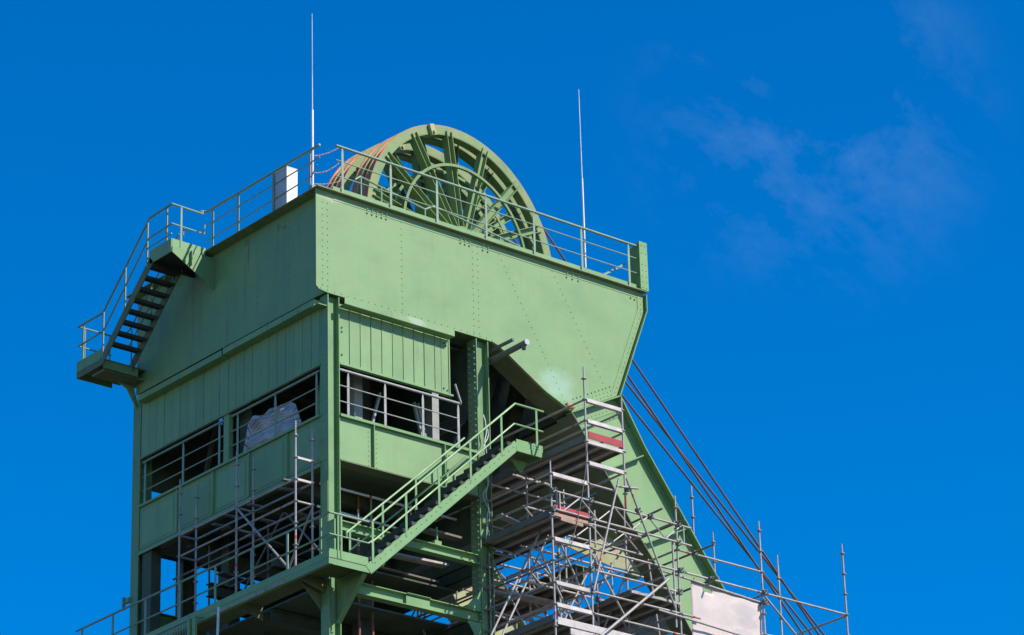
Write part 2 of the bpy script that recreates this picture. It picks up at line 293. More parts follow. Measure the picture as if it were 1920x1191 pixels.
part('lip', MB().strip([(4.62, 32.288)] + [(x, z - .024) for x, z in arch[::-1][1:]], 'y', -.05, .03, .02), 'edge')
part('joint_flange', MB().bar((6.90, -.01, 31.075), (8.42, -.01, 31.845), .2, .035), 'column')
part('joint_flange', MB().bar((6.90, 6.7, 31.075), (8.42, 6.7, 31.845), .64, .035), 'column')
# splice on the arch
part('splice_plate', MB().bar((6.18, -.02, 31.435), (6.92, -.02, 31.14), .1, .02), 'paint_bright')
# end plate (shaded face)
part('end_plate', MB().box(-.08, -.05, .031, 7.40, 32.30, 34.76), 'wall', label='shaded green end plate streaked with rust')
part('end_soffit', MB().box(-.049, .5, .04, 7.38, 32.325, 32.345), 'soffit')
# rivets
rv = MB(); P_ = lambda x, z: (x, -.001, z)
for x in (-.15, -.01): rivets_on(rv, row(P_(x, 34.47), P_(x, 32.45), .152), (0, -1, 0))
for x in (2.07, 4.14, 4.29): rivets_on(rv, row(P_(x, 34.58), P_(x, 32.42), .152), (0, -1, 0))
rivets_on(rv, row(P_(4.93, 34.58), P_(6.80, 31.36), .152), (0, -1, 0)); rivets_on(rv, row(P_(6.55, 34.58), P_(8.08, 31.98), .152), (0, -1, 0))
rivets_on(rv, row(P_(-.2, 32.36), P_(4.5, 32.36), .19), (0, -1, 0), .016)
for x0, x1, n in ((1.10, 1.64, 5), (3.79, 4.05, 3), (4.45, 4.60, 2), (6.99, 7.35, 3)):
    rivets_on(rv, [P_(x0 + (x1 - x0)*i/(n - 1), 34.545) for i in range(n)], (0, -1, 0), .03, .025)
    rivets_on(rv, [(x0 + (x1 - x0)*i/(n - 1), -.008, 34.64) for i in range(n)], (0, -1, 0), .028, .02)
rivets_on(rv, [(9.0, -.001, 34.545), (9.12, -.001, 34.53)], (0, -1, 0), .03, .025)
rivets_on(rv, row((9.30, -.012, 34.6), (9.30, -.012, 34.32), .14) + row((9.29, -.012, 34.2), (8.36, -.012, 31.95), .15), (0, -1, 0))
rivets_on(rv, row((8.95, -.001, 33.55), (8.33, -.001, 32.05), .075), (0, -1, 0), .017)
for k in range(3): rivets_on(rv, row((7.1 - .02*k, -.011, 31.28 + .1*k), (8.25 - .02*k, -.011, 31.86 + .1*k), .13), (0, -1, 0), .019)
obj('rivet_rows', rv, 'plate', HF, kind='stuff')
rv = MB()
for y in (.12, 1.35, 2.55, 3.8, 5.1, 6.3, 6.75, 6.9): rivets_on(rv, row((-.081, y, 34.5), (-.081, y, 32.3), .155), (-1, 0, 0), .018)
rivets_on(rv, row((-.081, .15, 34.52), (-.081, 6.9, 34.52), .3), (-1, 0, 0), .018)
for y in (.2, .28, 1.48, 1.56): rivets_on(rv, [(-.081, y, 34.44)], (-1, 0, 0), .03, .03)
obj('rivet_rows', rv, 'wall', HF, kind='stuff')
# deck with an opening for the wheels
for a in ((-.04, 2.7, .67, 6.39), (9.15, 9.35, .67, 6.39), (2.71, 9.14, .67, 2.62), (2.71, 9.14, 4.95, 6.39)):
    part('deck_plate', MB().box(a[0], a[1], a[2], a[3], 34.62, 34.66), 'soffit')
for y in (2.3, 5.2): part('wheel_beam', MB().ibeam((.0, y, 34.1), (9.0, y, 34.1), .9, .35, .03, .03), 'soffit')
part('toe_plate', MB().box(.12, 9.2, -.035, -.02, 34.789, 34.925), 'paint_bright')
part('toe_plate', MB().box(-.31, -.298, .1, 4.2, 34.789, 34.82), 'paint')
# stub post on the end of the girder
sp = part('stub_post', MB().box(9.22, 9.47, -.14, -.118, 34.789, 36.05), 'paint_bright', label='upright riveted angle post on the girder end')
rv = MB()
for x in (9.29, 9.41): rivets_on(rv, row((x, -.141, 34.85), (x, -.141, 35.45), .14) + row((x, -.141, 35.75), (x, -.141, 35.95), .14), (0, -1, 0), .018)
obj('rivet_rows', rv, 'paint_bright', sp, kind='stuff')
part('stub_web', MB().prism([(-.117, 34.789), (.30, 34.789), (.22, 35.3), (.25, 35.95), (-.117, 36.05)], 'x', 9.235, 9.255), 'column')
part('brace', MB().bar((7.9, .35, 34.75), (9.1, .28, 35.55), .05, .05), 'rail')
part('brace', MB().bar((8.7, .45, 34.75), (9.05, .25, 34.95), .04, .04), 'rail')
# little pins on the girder end
for z in (34.62, 34.42): part('pin', MB().tube((9.43, .05, z), (9.52, .05, z), .02, 8), 'rail')

# ---- strut legs
inn = [(6.93, 31.06), (7.06, 30.91), (7.34, 30.53), (8.03, 29.63), (8.66, 28.69), (9.27, 27.95), (9.44, 27.74), (10.3, 26.52), (30.7, 0)]
outr = [(8.43, 31.85), (9.14, 30.72), (10.43, 29.01), (11.49, 27.63), (32.8, 0)]
for dy in (0, 6.5):
    st = part('strut', MB().prism(inn + outr[::-1], 'y', .08 + dy, .10 + dy), 'plate' if dy == 0 else 'tan', label='slanting sunlit strut leg' if dy == 0 else 'far slanting strut leg')
    part('strut_flange', MB().strip(outr[::-1], 'y', -.12 + dy, .46 + dy, -.03), 'column', st)
    part('strut_flange', MB().strip(inn, 'y', -.12 + dy, .46 + dy, -.025), 'soffit', st)
    part('strut_web', MB().prism([(x + .06, z) for x, z in inn] + outr[::-1], 'y', .42 + dy, .44 + dy), 'soffit', st)
    for (a, b) in (((7.92, 29.89), (9.13, 30.52)), ((9.01, 28.33), (10.35, 28.95)), ((10.4, 26.45), (11.9, 26.95))):
        part('stiffener', MB().bar((a[0] + .03, -.01 + dy, a[1]), (b[0] - .02, -.01 + dy, b[1]), .17, .03), 'column', st)
    rv = MB()
    for off in (.06, .13): rivets_on(rv, [p + Vector((0, 0, 0)) for p in row((8.93 - off, .079 + dy, 31.05), (12.1 - off, .079 + dy, 26.8), .16)], (0, -1, 0), .016)
    if dy == 0:
        for k in range(2): rivets_on(rv, row((7.32 + .1*k, .056, 31.02 - .16*k), (8.25 + .1*k, .056, 31.50 - .16*k), .13), (0, -1, 0), .02)
    obj('rivet_rows', rv, 'plate', st, kind='stuff')
    part('cover_strip', MB().bar((8.80, .068 + dy, 31.2), (12.3, .068 + dy, 26.5), .022, .16, (.8, 0, .6)), 'paint_bright', st)
    if dy == 0:
        part('splice_plate', MB().prism([(7.15, 30.90), (8.55, 31.62), (8.62, 31.45), (7.35, 30.75)], 'y', .068, .079), 'paint_bright', st)
        part('splice_plate', MB().prism([(7.1, 30.98), (8.45, 31.69), (8.52, 31.56), (7.2, 30.86)], 'y', .056, .067), 'plate', st)
# lug at the toe of the plate
part('lug', MB().tube((6.83, -.06, 31.22), (7.0, -.06, 31.24), .06, 10).box(6.80, 6.9, -.1, .0, 31.2, 31.3), 'rust')
# cross portal between the legs
cp = part('cross_girder', MB().prism([(9.78, 29.58), (10.65, 29.35), (11.2, 28.75), (10.2, 28.72), (8.75, 28.95)], 'y', 2.4, 2.43), 'tan', label='faded tan gusset plate between the strut legs')
part('cross_flange', MB().strip([(8.62, 28.98), (9.75, 29.62), (10.7, 29.38), (11.3, 28.7)], 'y', 2.2, 2.9, .03), 'paint_bright', cp)
part('cross_beam', MB().ibeam((9.4, 2.5, 28.3), (9.4, 6.5, 28.3), .6, .5, .03, .03), 'soffit')
part('cross_beam', MB().ibeam((10.9, .4, 27.2), (10.9, 6.6, 27.2), .5, .4, .03, .03), 'slate')
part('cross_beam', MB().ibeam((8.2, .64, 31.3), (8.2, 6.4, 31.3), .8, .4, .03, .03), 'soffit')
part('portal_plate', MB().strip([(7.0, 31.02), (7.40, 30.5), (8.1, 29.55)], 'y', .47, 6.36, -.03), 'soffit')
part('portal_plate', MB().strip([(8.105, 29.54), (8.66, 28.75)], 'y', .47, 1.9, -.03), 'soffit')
# inner sheets seen under the arch
part('inner_sheet', MB().box(5.2, 5.23, 1.2, 6.3, 31.0, 34.5), 'slate')
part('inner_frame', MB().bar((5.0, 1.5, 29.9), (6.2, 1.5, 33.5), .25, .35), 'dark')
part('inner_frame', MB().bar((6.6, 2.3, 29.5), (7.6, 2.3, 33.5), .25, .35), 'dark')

# ---- columns
def hcol(x, y, w_, d, ztop, name='column', back=False, m='column'):
    c = part(name, MB().box(x, x + .022, y, y + d, 0, ztop), m)
    part('column_flange', MB().box(x + w_ - .022, x + w_, y, y + d, 0, ztop), m, c)
    yw = y + d*.42
    part('column_web', MB().box(x + .0225, x + w_ - .0225, yw, yw + .02, 0, ztop), m, c)
    return c
c1 = hcol(0, .02, .32, .29, 32.29); c2 = hcol(4.2, .02, .36, .33, 32.30)
c3 = hcol(0, 7.30, .34, .31, 32.14); c4 = hcol(4.2, 7.2, .36, .33, 32.3)
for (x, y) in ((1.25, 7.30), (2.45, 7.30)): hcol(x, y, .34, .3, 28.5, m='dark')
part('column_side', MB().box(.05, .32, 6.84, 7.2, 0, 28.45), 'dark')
rv = MB()
rv2 = MB(); rivets_on(rv2, row((4.199, .08, 32.1), (4.199, .08, 24.5), .15) + row((4.199, .27, 32.1), (4.199, .27, 24.5), .15), (-1, 0, 0), .036, .035); rivets_on(rv2, row((4.26, .17, 32.1), (4.26, .17, 24.5), .22), (0, -1, 0), .03, .03); obj('rivet_rows', rv2, 'railgrey', HF, kind='stuff')
rivets_on(rv, row((-.001, .08, 32.0), (-.001, .08, 24.5), .155) + row((-.001, .24, 32), (-.001, .24, 24.5), .155), (-1, 0, 0), .016)
rivets_on(rv, row((.297, .06, 31.0), (.297, .06, 25.9), .12) , (-1, 0, 0), .018, .02); rivets_on(rv, row((4.537, .1, 31.8), (4.537, .1, 24.5), .2), (-1, 0, 0), .018, .02)
rivets_on(rv, row((-.001, 7.36, 32), (-.001, 7.36, 24.5), .3), (-1, 0, 0), .016)
obj('rivet_rows', rv, 'column', HF, kind='stuff')
part('cover_plate', MB().box(-.016, -.001, .03, .26, 26.0, 27.9), 'paint')

# ---- shaded face: upper cladding boards, gutter, window band, lower panels
yb = 7.28; w_ = .316
b0 = part('board', MB().box(.012, .03, yb - w_ + .012, yb, 30.70, 32.14), 'paint')
k = 1; y = yb - w_
while y - w_ > .28:
    again(b0, (.021 + random.uniform(-.004, .004), y - w_/2 + .006, 31.42)); y -= w_; k += 1
part('board', MB().box(.012, .03, .29, y - .004, 30.70, 32.14), 'paint')
part('board_seam_backing', MB().box(.034, .05, .30, 7.28, 30.72, 32.12), 'dark')
part('joint_cover', MB().box(-.003, .0105, 3.78, 3.98, 30.69, 32.13), 'paint')
part('head_rail', MB().box(-.03, .035, .29, 7.29, 30.66, 30.697), 'edge')
for (a, b, z) in ((3.75, 7.14, 32.04), (.24, 3.69, 32.055)):
    gt = part('gutter', MB().box(-.215, -.20, a, b, z - .02, z + .12).box(-.199, .01, a, b, z - .02, z - .005), 'paint')
    for yy in (a + .6, (a + b)/2, b - .5): part('gutter_strap', MB().box(-.222, -.2155, yy, yy + .04, z - .026, z + .12), 'paint', gt)
    part('gutter_end', MB().box(-.199, .01, a + .001, a + .012, z - .004, z + .12), 'paint', gt)
part('gutter_strut', MB().box(-.25, -.02, .02, .27, 31.98, 32.0), 'paint')
part('mullion', MB().box(.0, .12, 3.74, 3.94, 29.52, 30.655), 'paint')
part('mullion', MB().box(.3, .33, 3.3, 3.72, 28.5, 32.1), 'dark')
for (a, b, ps) in ((.40, 3.735, (.47, 2.0, 3.43)), (3.945, 7.25, (4.14, 5.57, 7.12))):
    wr = part('window_rail', MB().tube((.05, a, 30.585), (.05, b, 30.585), .03), 'rail', sm=True)
    for z in (30.215, 29.865): part('window_bar', MB().tube((.05, a, z), (.05, b, z), .016, 8), 'rail', wr, sm=True)
    for p in ps: part('window_post', MB().prism([(p - .035, 29.5), (p + .035, 29.5), (p + .035, 30.42), (p + .012, 30.56), (p - .012, 30.56), (p - .035, 30.42)], 'x', .02, .034), 'rail', wr)
part('sill', MB().box(-.04, .12, .29, 7.29, 29.46, 29.515), 'paint')
part('lower_panel', MB().box(.02, .04, .29, 7.29, 28.42, 29.455), 'wall')
for p in (1.5, 2.93, 4.31, 5.73):
    sf = part('stiffener', MB().box(-.03, .019, p - .01, p + .01, 28.43, 29.45), 'paint')
    part('stiffener_flange', MB().box(.006, .0195, p + .0105, p + .13, 28.43, 29.45), 'paint', sf)
    rv = MB(); rivets_on(rv, row((.006, p + .06, 28.5), (.006, p + .06, 29.4), .11), (-1, 0, 0), .014); obj('rivet_rows', rv, 'paint', sf, kind='stuff')
for a, b in ((.32, 1.40), (1.70, 2.85), (3.12, 4.22), (4.5, 5.65), (5.92, 7.2)):   # thin seam frames of each lower field
    part('field_plate', MB().box(.012, .0195, a, b, 28.5, 29.33), 'wall')
part('bottom_angle', MB().box(-.01, .30, .29, 7.29, 28.385, 28.415), 'soffit')
part('bottom_angle', MB().box(-.012, .0, .30, 7.28, 28.30, 28.384), 'paint')
part('clamp', MB().box(-.06, .02, 7.58, 7.75, 27.25, 27.37).box(-.1, -.03, 7.74, 7.80, 27.1, 27.40), 'rail')

# ---- sunlit face: gutter, boards, window band, lower panel
for a, b in ((.33, 1.64), (1.645, 3.43)):
    gt = part('gutter', MB().box(a, b, -.165, -.15, 32.07, 32.225).box(a, b, -.149, .06, 32.06, 32.075), 'plate')
bx = .345; bw = .30
b1 = part('board', MB().box(bx, bx + bw - .012, .08, .10, 30.74, 32.16), 'paint'); x = bx + bw
while x + bw < 3.2:
    again(b1, (x + (bw - .012)/2, .09 + random.uniform(-.003, .003), 31.45)); x += bw
part('board', MB().box(x, x + .17, .08, .10, 30.74, 32.16), 'paint'); part('board', MB().box(x + .18, 3.43, .08, .10, 30.74, 32.16), 'paint')
xx = bx + bw
while xx < 3.3: part('seam_lip', MB().box(xx - .014, xx - .002, .062, .0795, 30.80, 32.1), 'paint'); xx += bw
part('board_seam_backing', MB().box(.35, 3.42, .105, .12, 30.76, 32.14), 'dark')
part('cladding_edge', MB().box(3.431, 3.46, .06, .3, 30.74, 32.16), 'paint')
part('head_rail', MB().box(.34, 3.52, .03, .13, 30.695, 30.735), 'paint_bright')
for z0 in (31.6, 31.5, 30.95): part('bolt', MB().tube((.42, .06, z0), (.42, .082, z0), .02, 8), 'dark')
for x0, z0 in ((3.3, 31.95), (3.36, 31.9), (3.28, 30.85), (3.38, 30.82)): part('bolt', MB().tube((x0, .06, z0), (x0, .082, z0), .02, 8), 'dark')
wr = part('window_rail', MB().tube((.33, .05, 30.57), (3.74, .05, 30.57), .03), 'railgrey', sm=True)
for z in (30.2, 29.83): part('window_bar', MB().tube((.33, .05, z), (3.67, .05, z), .014, 8), 'railgrey', wr, sm=True)
for p in (.57, 1.59, 2.65, 3.66): part('window_post', MB().prism([(p - .03, 29.53), (p + .03, 29.53), (p + .03, 30.42), (p + .01, 30.55), (p - .01, 30.55), (p - .03, 30.42)], 'y', .045, .06), 'railgrey', wr)
part('loose_tube', MB().tube((3.56, .02, 31.0), (3.72, .02, 30.58), .025), 'railgrey', wr, sm=True)
part('sill', MB().box(.32, 4.19, -.02, .12, 29.455, 29.515), 'paint_bright')
part('lower_panel', MB().box(.32, 4.19, .06, .08, 28.46, 29.45), 'plate')
part('panel_edge', MB().box(.32, 4.19, .0, .35, 28.425, 28.455), 'soffit')
sf = part('stiffener', MB().box(1.22, 1.24, -.02, .059, 28.47, 29.45), 'column')
rv = MB(); rivets_on(rv, row((1.12, .059, 28.5), (1.12, .059, 29.4), .11) + row((1.34, .059, 28.5), (1.34, .059, 29.4), .11), (0, -1, 0), .015); obj('rivet_rows', rv, 'plate', sf, kind='stuff')
part('stiffener', MB().box(3.2, 3.22, -.02, .059, 28.47, 29.45), 'column')
part('side_beam', MB().ibeam((.325, .13, 26.96), (4.195, .13, 26.96), .22, .2, .018, .014), 'paint_bright', label='green cross beam behind the flight of steps')
sb = part('side_beam', MB().ibeam((.325, .13, 25.63), (4.195, .13, 25.63), .26, .22, .018, .014), 'paint_bright')
part('splice_plate', MB().box(2.1, 2.75, .0, .25, 25.762, 25.775).box(2.1, 2.75, .05, .12, 25.53, 25.73), 'paint_bright', sb)
part('gusset', MB().prism([(3.75, 25.775), (4.19, 25.775), (4.19, 26.25)], 'y', .05, .065), 'paint_bright')
part('gusset', MB().prism([(3.8, 25.49), (4.19, 25.49), (4.19, 24.9)], 'y', .05, .065), 'paint_bright')
part('stanchion', MB().box(3.02, 3.05, .1, .13, 27.07, 27.5).box(2.93, 3.12, .06, .2, 27.07, 27.17), 'paint_bright')

# ---- remaining sides, floors and the inside
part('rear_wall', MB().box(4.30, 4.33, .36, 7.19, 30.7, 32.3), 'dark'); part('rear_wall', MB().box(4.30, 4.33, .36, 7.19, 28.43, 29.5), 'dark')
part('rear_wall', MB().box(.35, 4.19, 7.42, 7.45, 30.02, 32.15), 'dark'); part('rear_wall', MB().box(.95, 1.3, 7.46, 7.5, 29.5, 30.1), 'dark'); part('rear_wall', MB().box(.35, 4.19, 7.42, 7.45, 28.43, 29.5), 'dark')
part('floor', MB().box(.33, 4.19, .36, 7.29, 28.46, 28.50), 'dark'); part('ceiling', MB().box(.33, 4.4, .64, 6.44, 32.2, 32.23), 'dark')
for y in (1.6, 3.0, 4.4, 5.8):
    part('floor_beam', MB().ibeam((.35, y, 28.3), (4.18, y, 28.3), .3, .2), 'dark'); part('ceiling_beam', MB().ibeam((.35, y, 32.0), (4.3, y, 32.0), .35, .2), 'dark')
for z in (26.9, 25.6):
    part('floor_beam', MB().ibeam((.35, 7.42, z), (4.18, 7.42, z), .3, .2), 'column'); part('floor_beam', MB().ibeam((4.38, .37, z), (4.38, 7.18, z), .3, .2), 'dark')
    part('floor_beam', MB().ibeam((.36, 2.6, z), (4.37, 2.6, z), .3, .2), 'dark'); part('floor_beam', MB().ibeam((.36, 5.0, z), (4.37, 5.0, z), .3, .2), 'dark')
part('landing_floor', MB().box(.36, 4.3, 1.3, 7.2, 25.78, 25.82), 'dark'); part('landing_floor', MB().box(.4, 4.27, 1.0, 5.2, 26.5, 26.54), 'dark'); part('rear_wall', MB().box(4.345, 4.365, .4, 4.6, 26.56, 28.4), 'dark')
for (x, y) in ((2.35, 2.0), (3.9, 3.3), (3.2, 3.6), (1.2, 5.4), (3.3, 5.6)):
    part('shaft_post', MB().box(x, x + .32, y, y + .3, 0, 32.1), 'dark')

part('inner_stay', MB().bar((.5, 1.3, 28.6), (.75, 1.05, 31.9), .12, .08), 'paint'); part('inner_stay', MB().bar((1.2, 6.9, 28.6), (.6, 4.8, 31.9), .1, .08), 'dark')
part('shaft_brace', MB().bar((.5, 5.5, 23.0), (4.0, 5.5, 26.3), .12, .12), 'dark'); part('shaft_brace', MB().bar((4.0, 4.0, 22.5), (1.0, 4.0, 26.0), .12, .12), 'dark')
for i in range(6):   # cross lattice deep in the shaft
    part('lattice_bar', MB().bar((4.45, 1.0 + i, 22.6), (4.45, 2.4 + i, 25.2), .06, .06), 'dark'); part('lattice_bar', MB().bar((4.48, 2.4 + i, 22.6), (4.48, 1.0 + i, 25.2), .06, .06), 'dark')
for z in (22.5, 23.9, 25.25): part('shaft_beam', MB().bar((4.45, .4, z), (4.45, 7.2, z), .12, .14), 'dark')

# ================================================================== SHEAVE WHEELS
WC = Vector((6.293, 2.952, 36.241)); PSI = R(5.0); axis = Vector((-math.sin(PSI), math.cos(PSI), 0))
def wheel(off, label, phase, first, clip):
    t = thing('sheave_wheel', label, 'pulley wheel', WC + axis*off, 'winding wheels on the headframe', PSI)
    o = lambda n, mb, m, par=t, **k: obj(n, mb, m, par, local=True, **k)
    W = .24
    o('rim_ring', MB().lathe([(2.90, 0), (3.116, 0), (3.116, .022), (2.90, .022)], 120), 'rim', sm=True)
    for e0 in (.001, W - .041): o('rim_edge', MB().lathe([(3.1165, e0), (3.126, e0), (3.126, e0 + .04), (3.1165, e0 + .04)], 120), 'rust', sm=True)
    o('rim_ring', MB().lathe([(2.93, W - .02), (3.116, W - .02), (3.116, W), (2.93, W)], 120), 'rim', sm=True)
    o('rope_groove', MB().lathe([(2.90, .0225), (3.07, .0225), (2.975, .075), (2.975, .115), (3.115, W - .0205), (2.93, W - .0205)], 120), 'rust', sm=True)
    o('rim_sole', MB().lathe([(2.878, .004), (2.8995, .004), (2.8995, W - .004), (2.878, W - .004)], 120), 'wheel', sm=True)
    m = MB(); n = Vector((0, -1, 0)); er = Vector((1, 0, 0))
    p, q = er*.42, er*2.90
    m.bar(p + Vector((0, .07, 0)), q + Vector((0, .07, 0)), .15, .014, n)
    for c in (-1, 1):
        m.bar(p, q, .016, .20, n, (c*.083, -.05)); m.bar(q + er*.0005, er*2.99, .016, .05, n, (c*.083, .026))
    s0 = o('spoke', m, 'wheel'); s0.rotation_euler = (0, -R(phase), 0)
    for i in range(1, 15):
        c_ = s0.copy(); COL.objects.link(c_); c_.parent = t; c_.rotation_euler = (0, -R(phase + 24*i), 0)
    hb = o('hub', MB().lathe([(.12, -.08), (.50, -.08), (.50, .0), (.36, .03), (.36, W), (.12, W)], 48), 'wheel', sm=True)
    if first:
        o('axle', MB().lathe([(.001, -.62), (.12, -.62), (.12, 2.3), (.001, 2.3)], 24), 'railgrey', hb, sm=True)
        o('inner_ring', MB().lathe([(2.02, -.13), (2.09, -.13), (2.09, -.105), (2.04, -.105), (2.04, -.06), (2.02, -.06)], 120), 'wheel', sm=True)
        for i in range(15):
            a = R(phase + 24*i); e = Vector((math.cos(a), 0, math.sin(a))); o('ring_bracket', MB().bar(e*2.0 + Vector((0, -.08, 0)), e*2.085 + Vector((0, -.08, 0)), .05, .05, (0, 1, 0)), 'wheel')
    else:
        o('inner_ring', MB().lathe([(2.02, -.09), (2.09, -.09), (2.09, -.06), (2.02, -.06)], 96), 'wheel', sm=True)
    if clip:
        a = R(109.6); er = Vector((math.cos(a), 0, math.sin(a)))
        o('rim_clip', MB().bar(er*2.84 + Vector((0, -.05, 0)), er*3.12 + Vector((0, -.05, 0)), .15, .08, (0, 1, 0)).bar(er*2.88 + Vector((.0, -.11, 0)), er*2.94 + Vector((0, -.11, 0)), .06, .05, (0, 1, 0)), 'tan', label='tan clip on the rim')
    return t
wheel(0, 'spoked green sheave wheel nearest the sunlit girder plate, with a smaller ring on its spokes', 98, True, True)
wheel(.41, 'spoked green sheave wheel directly behind the one with the small ring', 110, False, False)
wheel(1.12, 'spoked green sheave wheel third from the sunlit railing, with a tan rim clip', 98, False, True)
wheel(1.53, 'spoked green sheave wheel farthest from the sunlit railing', 110, False, False)
for off in (-.45, 1.95):
    c = WC + axis*off; bs = thing('bearing_stand', 'green bearing block carrying the wheel axle ' + ('beside the railing' if off < 0 else 'beyond the wheels'), 'bearing', (c.x, c.y, 34.66))
    obj('pedestal', MB().prism([(c.x - .5, 34.66), (c.x + .5, 34.66), (c.x + .2, 36.05), (c.x - .2, 36.05)], 'y', c.y - .1, c.y + .1), 'column', bs)
    obj('bearing_cap', MB().box(c.x - .22, c.x + .22, c.y - .12, c.y + .12, 36.051, 36.42), 'column', bs)

# ---- winding ropes: over each wheel, down to the winder house
tv = Vector((math.cos(PSI), math.sin(PSI), 0))
for off, ang, nm in ((.095, -41.3, 'dark winding rope leaving the wheel with the small ring, uppermost of the four'), (.505, -41.4, 'dark winding rope from the wheel just behind the one with the small ring'),
                     (1.215, -35.6, 'dark winding rope from the third wheel behind the railing'), (1.625, -35.3, 'dark winding rope from the farthest wheel, lowest of the four')):
    a = R(ang); d = tv*math.cos(a) + Vector((0, 0, math.sin(a))); nrm = -tv*math.sin(a) + Vector((0, 0, math.cos(a)))
    c = WC + axis*off; r_ = 2.99; pts = []
    a0 = math.atan2(nrm.z, nrm.dot(tv))
    ln = (c.z + r_*nrm.z - .3)/-d.z
    p0 = c + nrm*r_; pts = [p0 + d*ln, p0]
    for i in range(1, 17):
        th = a0 + (math.pi - a0)*i/16; pts.append(c + tv*(r_*math.cos(th)) + Vector((0, 0, r_*math.sin(th))))
    pts.append(pts[-1] - Vector((0, 0, 12)))
    obj('winding_rope', MB().path(pts, .027, 8), 'rope', None, sm=True, label=nm, cat='rope', group='winding ropes')
for (x, y), nm in (((1.93, 1.5), 'rusty vertical rope hanging inside the tower nearer the corner column'), ((2.30, 1.5), 'rusty vertical rope hanging inside the tower behind the steps')):
    m = MB(); n = 60
    for i in range(n):
        z = 20 + 8.4*i/n; a = i*1.3; m.tube((x + .006*math.cos(a), y + .006*math.sin(a), z), (x + .006*math.cos(a + 1.3), y + .006*math.sin(a + 1.3), z + 8.4/n), .03, 8, False)
    m.tube((x, y, 0), (x, y, 20.01), .03, 8); obj('hanging_rope', m, 'rustrope', None, sm=True, label=nm, cat='rope', group='rusty ropes in the tower')

# ================================================================== DECK RAILINGS
dr = thing('deck_railing', 'green tube railing along the sunlit deck edge in front of the wheels', 'railing', (4.7, -.05, 34.73))
obj('top_rail', MB().tube((.20, -.05, 35.95), (9.19, -.05, 35.94), .032), 'rail', dr, sm=True)
for z in (35.60, 35.21): obj('mid_rail', MB().tube((.20, -.05, z - .01), (9.24, -.05, z + .01), .015, 8), 'rail', dr, sm=True)
pp = obj('post', MB().prism([(-.03, 34.789), (.03, 34.789), (.03, 35.80), (.012, 35.93), (-.012, 35.93), (-.03, 35.80)], 'y', -.066, -.052), 'rail', dr)
pp.location.x += .37; c0_ = Vector((.37, -.059, (34.789 + 35.93)/2))
for x in (1.74, 3.08, 4.53, 5.98, 7.45, 8.94): again(pp, (x, c0_.y, c0_.z))
dl = thing('deck_railing', 'tube railing above the shaded end plate beside the white box', 'railing', (-.3, 2.1, 34.73))
obj('top_rail', MB().tube((-.30, -.11, 35.80), (-.30, 4.25, 35.80), .03), 'rail', dl, sm=True)
obj('mid_rail', MB().tube((-.30, -.11, 35.49), (-.30, 4.25, 35.46), .015, 8), 'rail', dl, sm=True)
obj('mid_rail', MB().path([(-.30, -.02, 35.33), (-.30, .2, 35.13), (-.30, 4.24, 35.05)], .015, 8), 'rail', dl, sm=True)
for y in (.24, 1.63, 2.98, 3.99):
    obj('post', MB().prism([(y - .035, 34.789), (y + .035, 34.789), (y + .035, 35.68), (y + .012, 35.79), (y - .012, 35.79), (y - .035, 35.68)], 'x', -.325, -.31), 'railgrey' if y < .5 else 'rail', dl)
obj('rail_end', MB().path([(-.30, 4.25, 35.80), (-.33, 4.34, 35.84), (-.42, 4.34, 35.80)], .026), 'rail', dl, sm=True)
hr = thing('handrail', 'low inner handrail between the deck edge and the wheels', 'handrail', (4, 1.2, 34.66))
obj('rail', MB().path([(1.69, 1.2, 36.02), (1.84, 1.2, 36.14), (3.73, 1.2, 35.84), (4.01, 1.2, 36.0), (6.6, 1.2, 35.68)], .024), 'rail', hr, sm=True)
for x, zt in ((1.86, 36.12), (2.45, 36.04), (3.73, 35.84), (6.0, 35.74)): obj('post', MB().tube((x, 1.2, 34.66), (x, 1.2, zt), .022), 'rail', hr, sm=True)
for (a, b, sg), nm in zip((((-.28, .24, 35.66), (.26, -.05, 35.90), .05), ((-.28, .24, 35.26), (.28, -.05, 35.53), .10), ((-.28, .24, 34.98), (.36, -.05, 35.12), .05)),
                        ('topmost red and white chain closing the railing gap', 'sagging middle red and white chain closing the railing gap', 'lowest red and white chain closing the railing gap')):
    a, b = Vector(a), Vector(b); m = MB(); n = 18; pr = None
    for i in range(n):
        t0, t1 = i/n, (i + 1)/n; f = lambda t: a.lerp(b, t) - Vector((0, 0, sg*4*t*(1 - t))); m.tube(f(t0), f(t1), .014 if i % 2 else .009, 6)
    obj('safety_chain', m, 'chain', None, label=nm, cat='chain', group='chains across the railing gap')
# lightning rods
for (x, y, z0, zj, zt, r0), nm in (((-.27, .20, 34.789, 36.80, 39.26, .030), 'tall thin lightning rod at the corner of the deck railing'), ((7.74, .16, 34.789, 37.40, 39.80, .026), 'tall thin lightning rod behind the sunlit deck railing')):
    lr = thing('lightning_rod', nm, 'lightning rod', (x, y, z0), 'lightning rods')
    obj('lower_tube', MB().tube((x, y, z0), (x, y, zj), r0, 10), 'rod', lr, sm=True); obj('upper_tip', MB().tube((x, y, zj), (x, y, zt), .014, 8, True, .008), 'rod', lr, sm=True)
    obj('foot_clamp', MB().box(x - .06, x + .06, y - .06, y + .06, z0, z0 + .12), 'rail', lr)
# white box on the deck
cb = thing('deck_cabinet', 'white box standing behind the deck railing by the corner', 'cabinet', (-.05, 1.4, 34.788))
obj('body', MB().box(-.29, -.02, 1.165, 1.64, 34.815, 35.74), 'greybox', cb); obj('front_panel', MB().box(-.288, .012, 1.145, 1.164, 34.83, 35.745), 'white', cb)  # grey body paints in the shaded side of the white box
obj('lid', MB().box(-.295, .02, 1.14, 1.645, 35.746, 35.765), 'white', cb); obj('foot', MB().box(-.28, -.03, 1.2, 1.6, 34.7885, 34.8145), 'rust', cb)

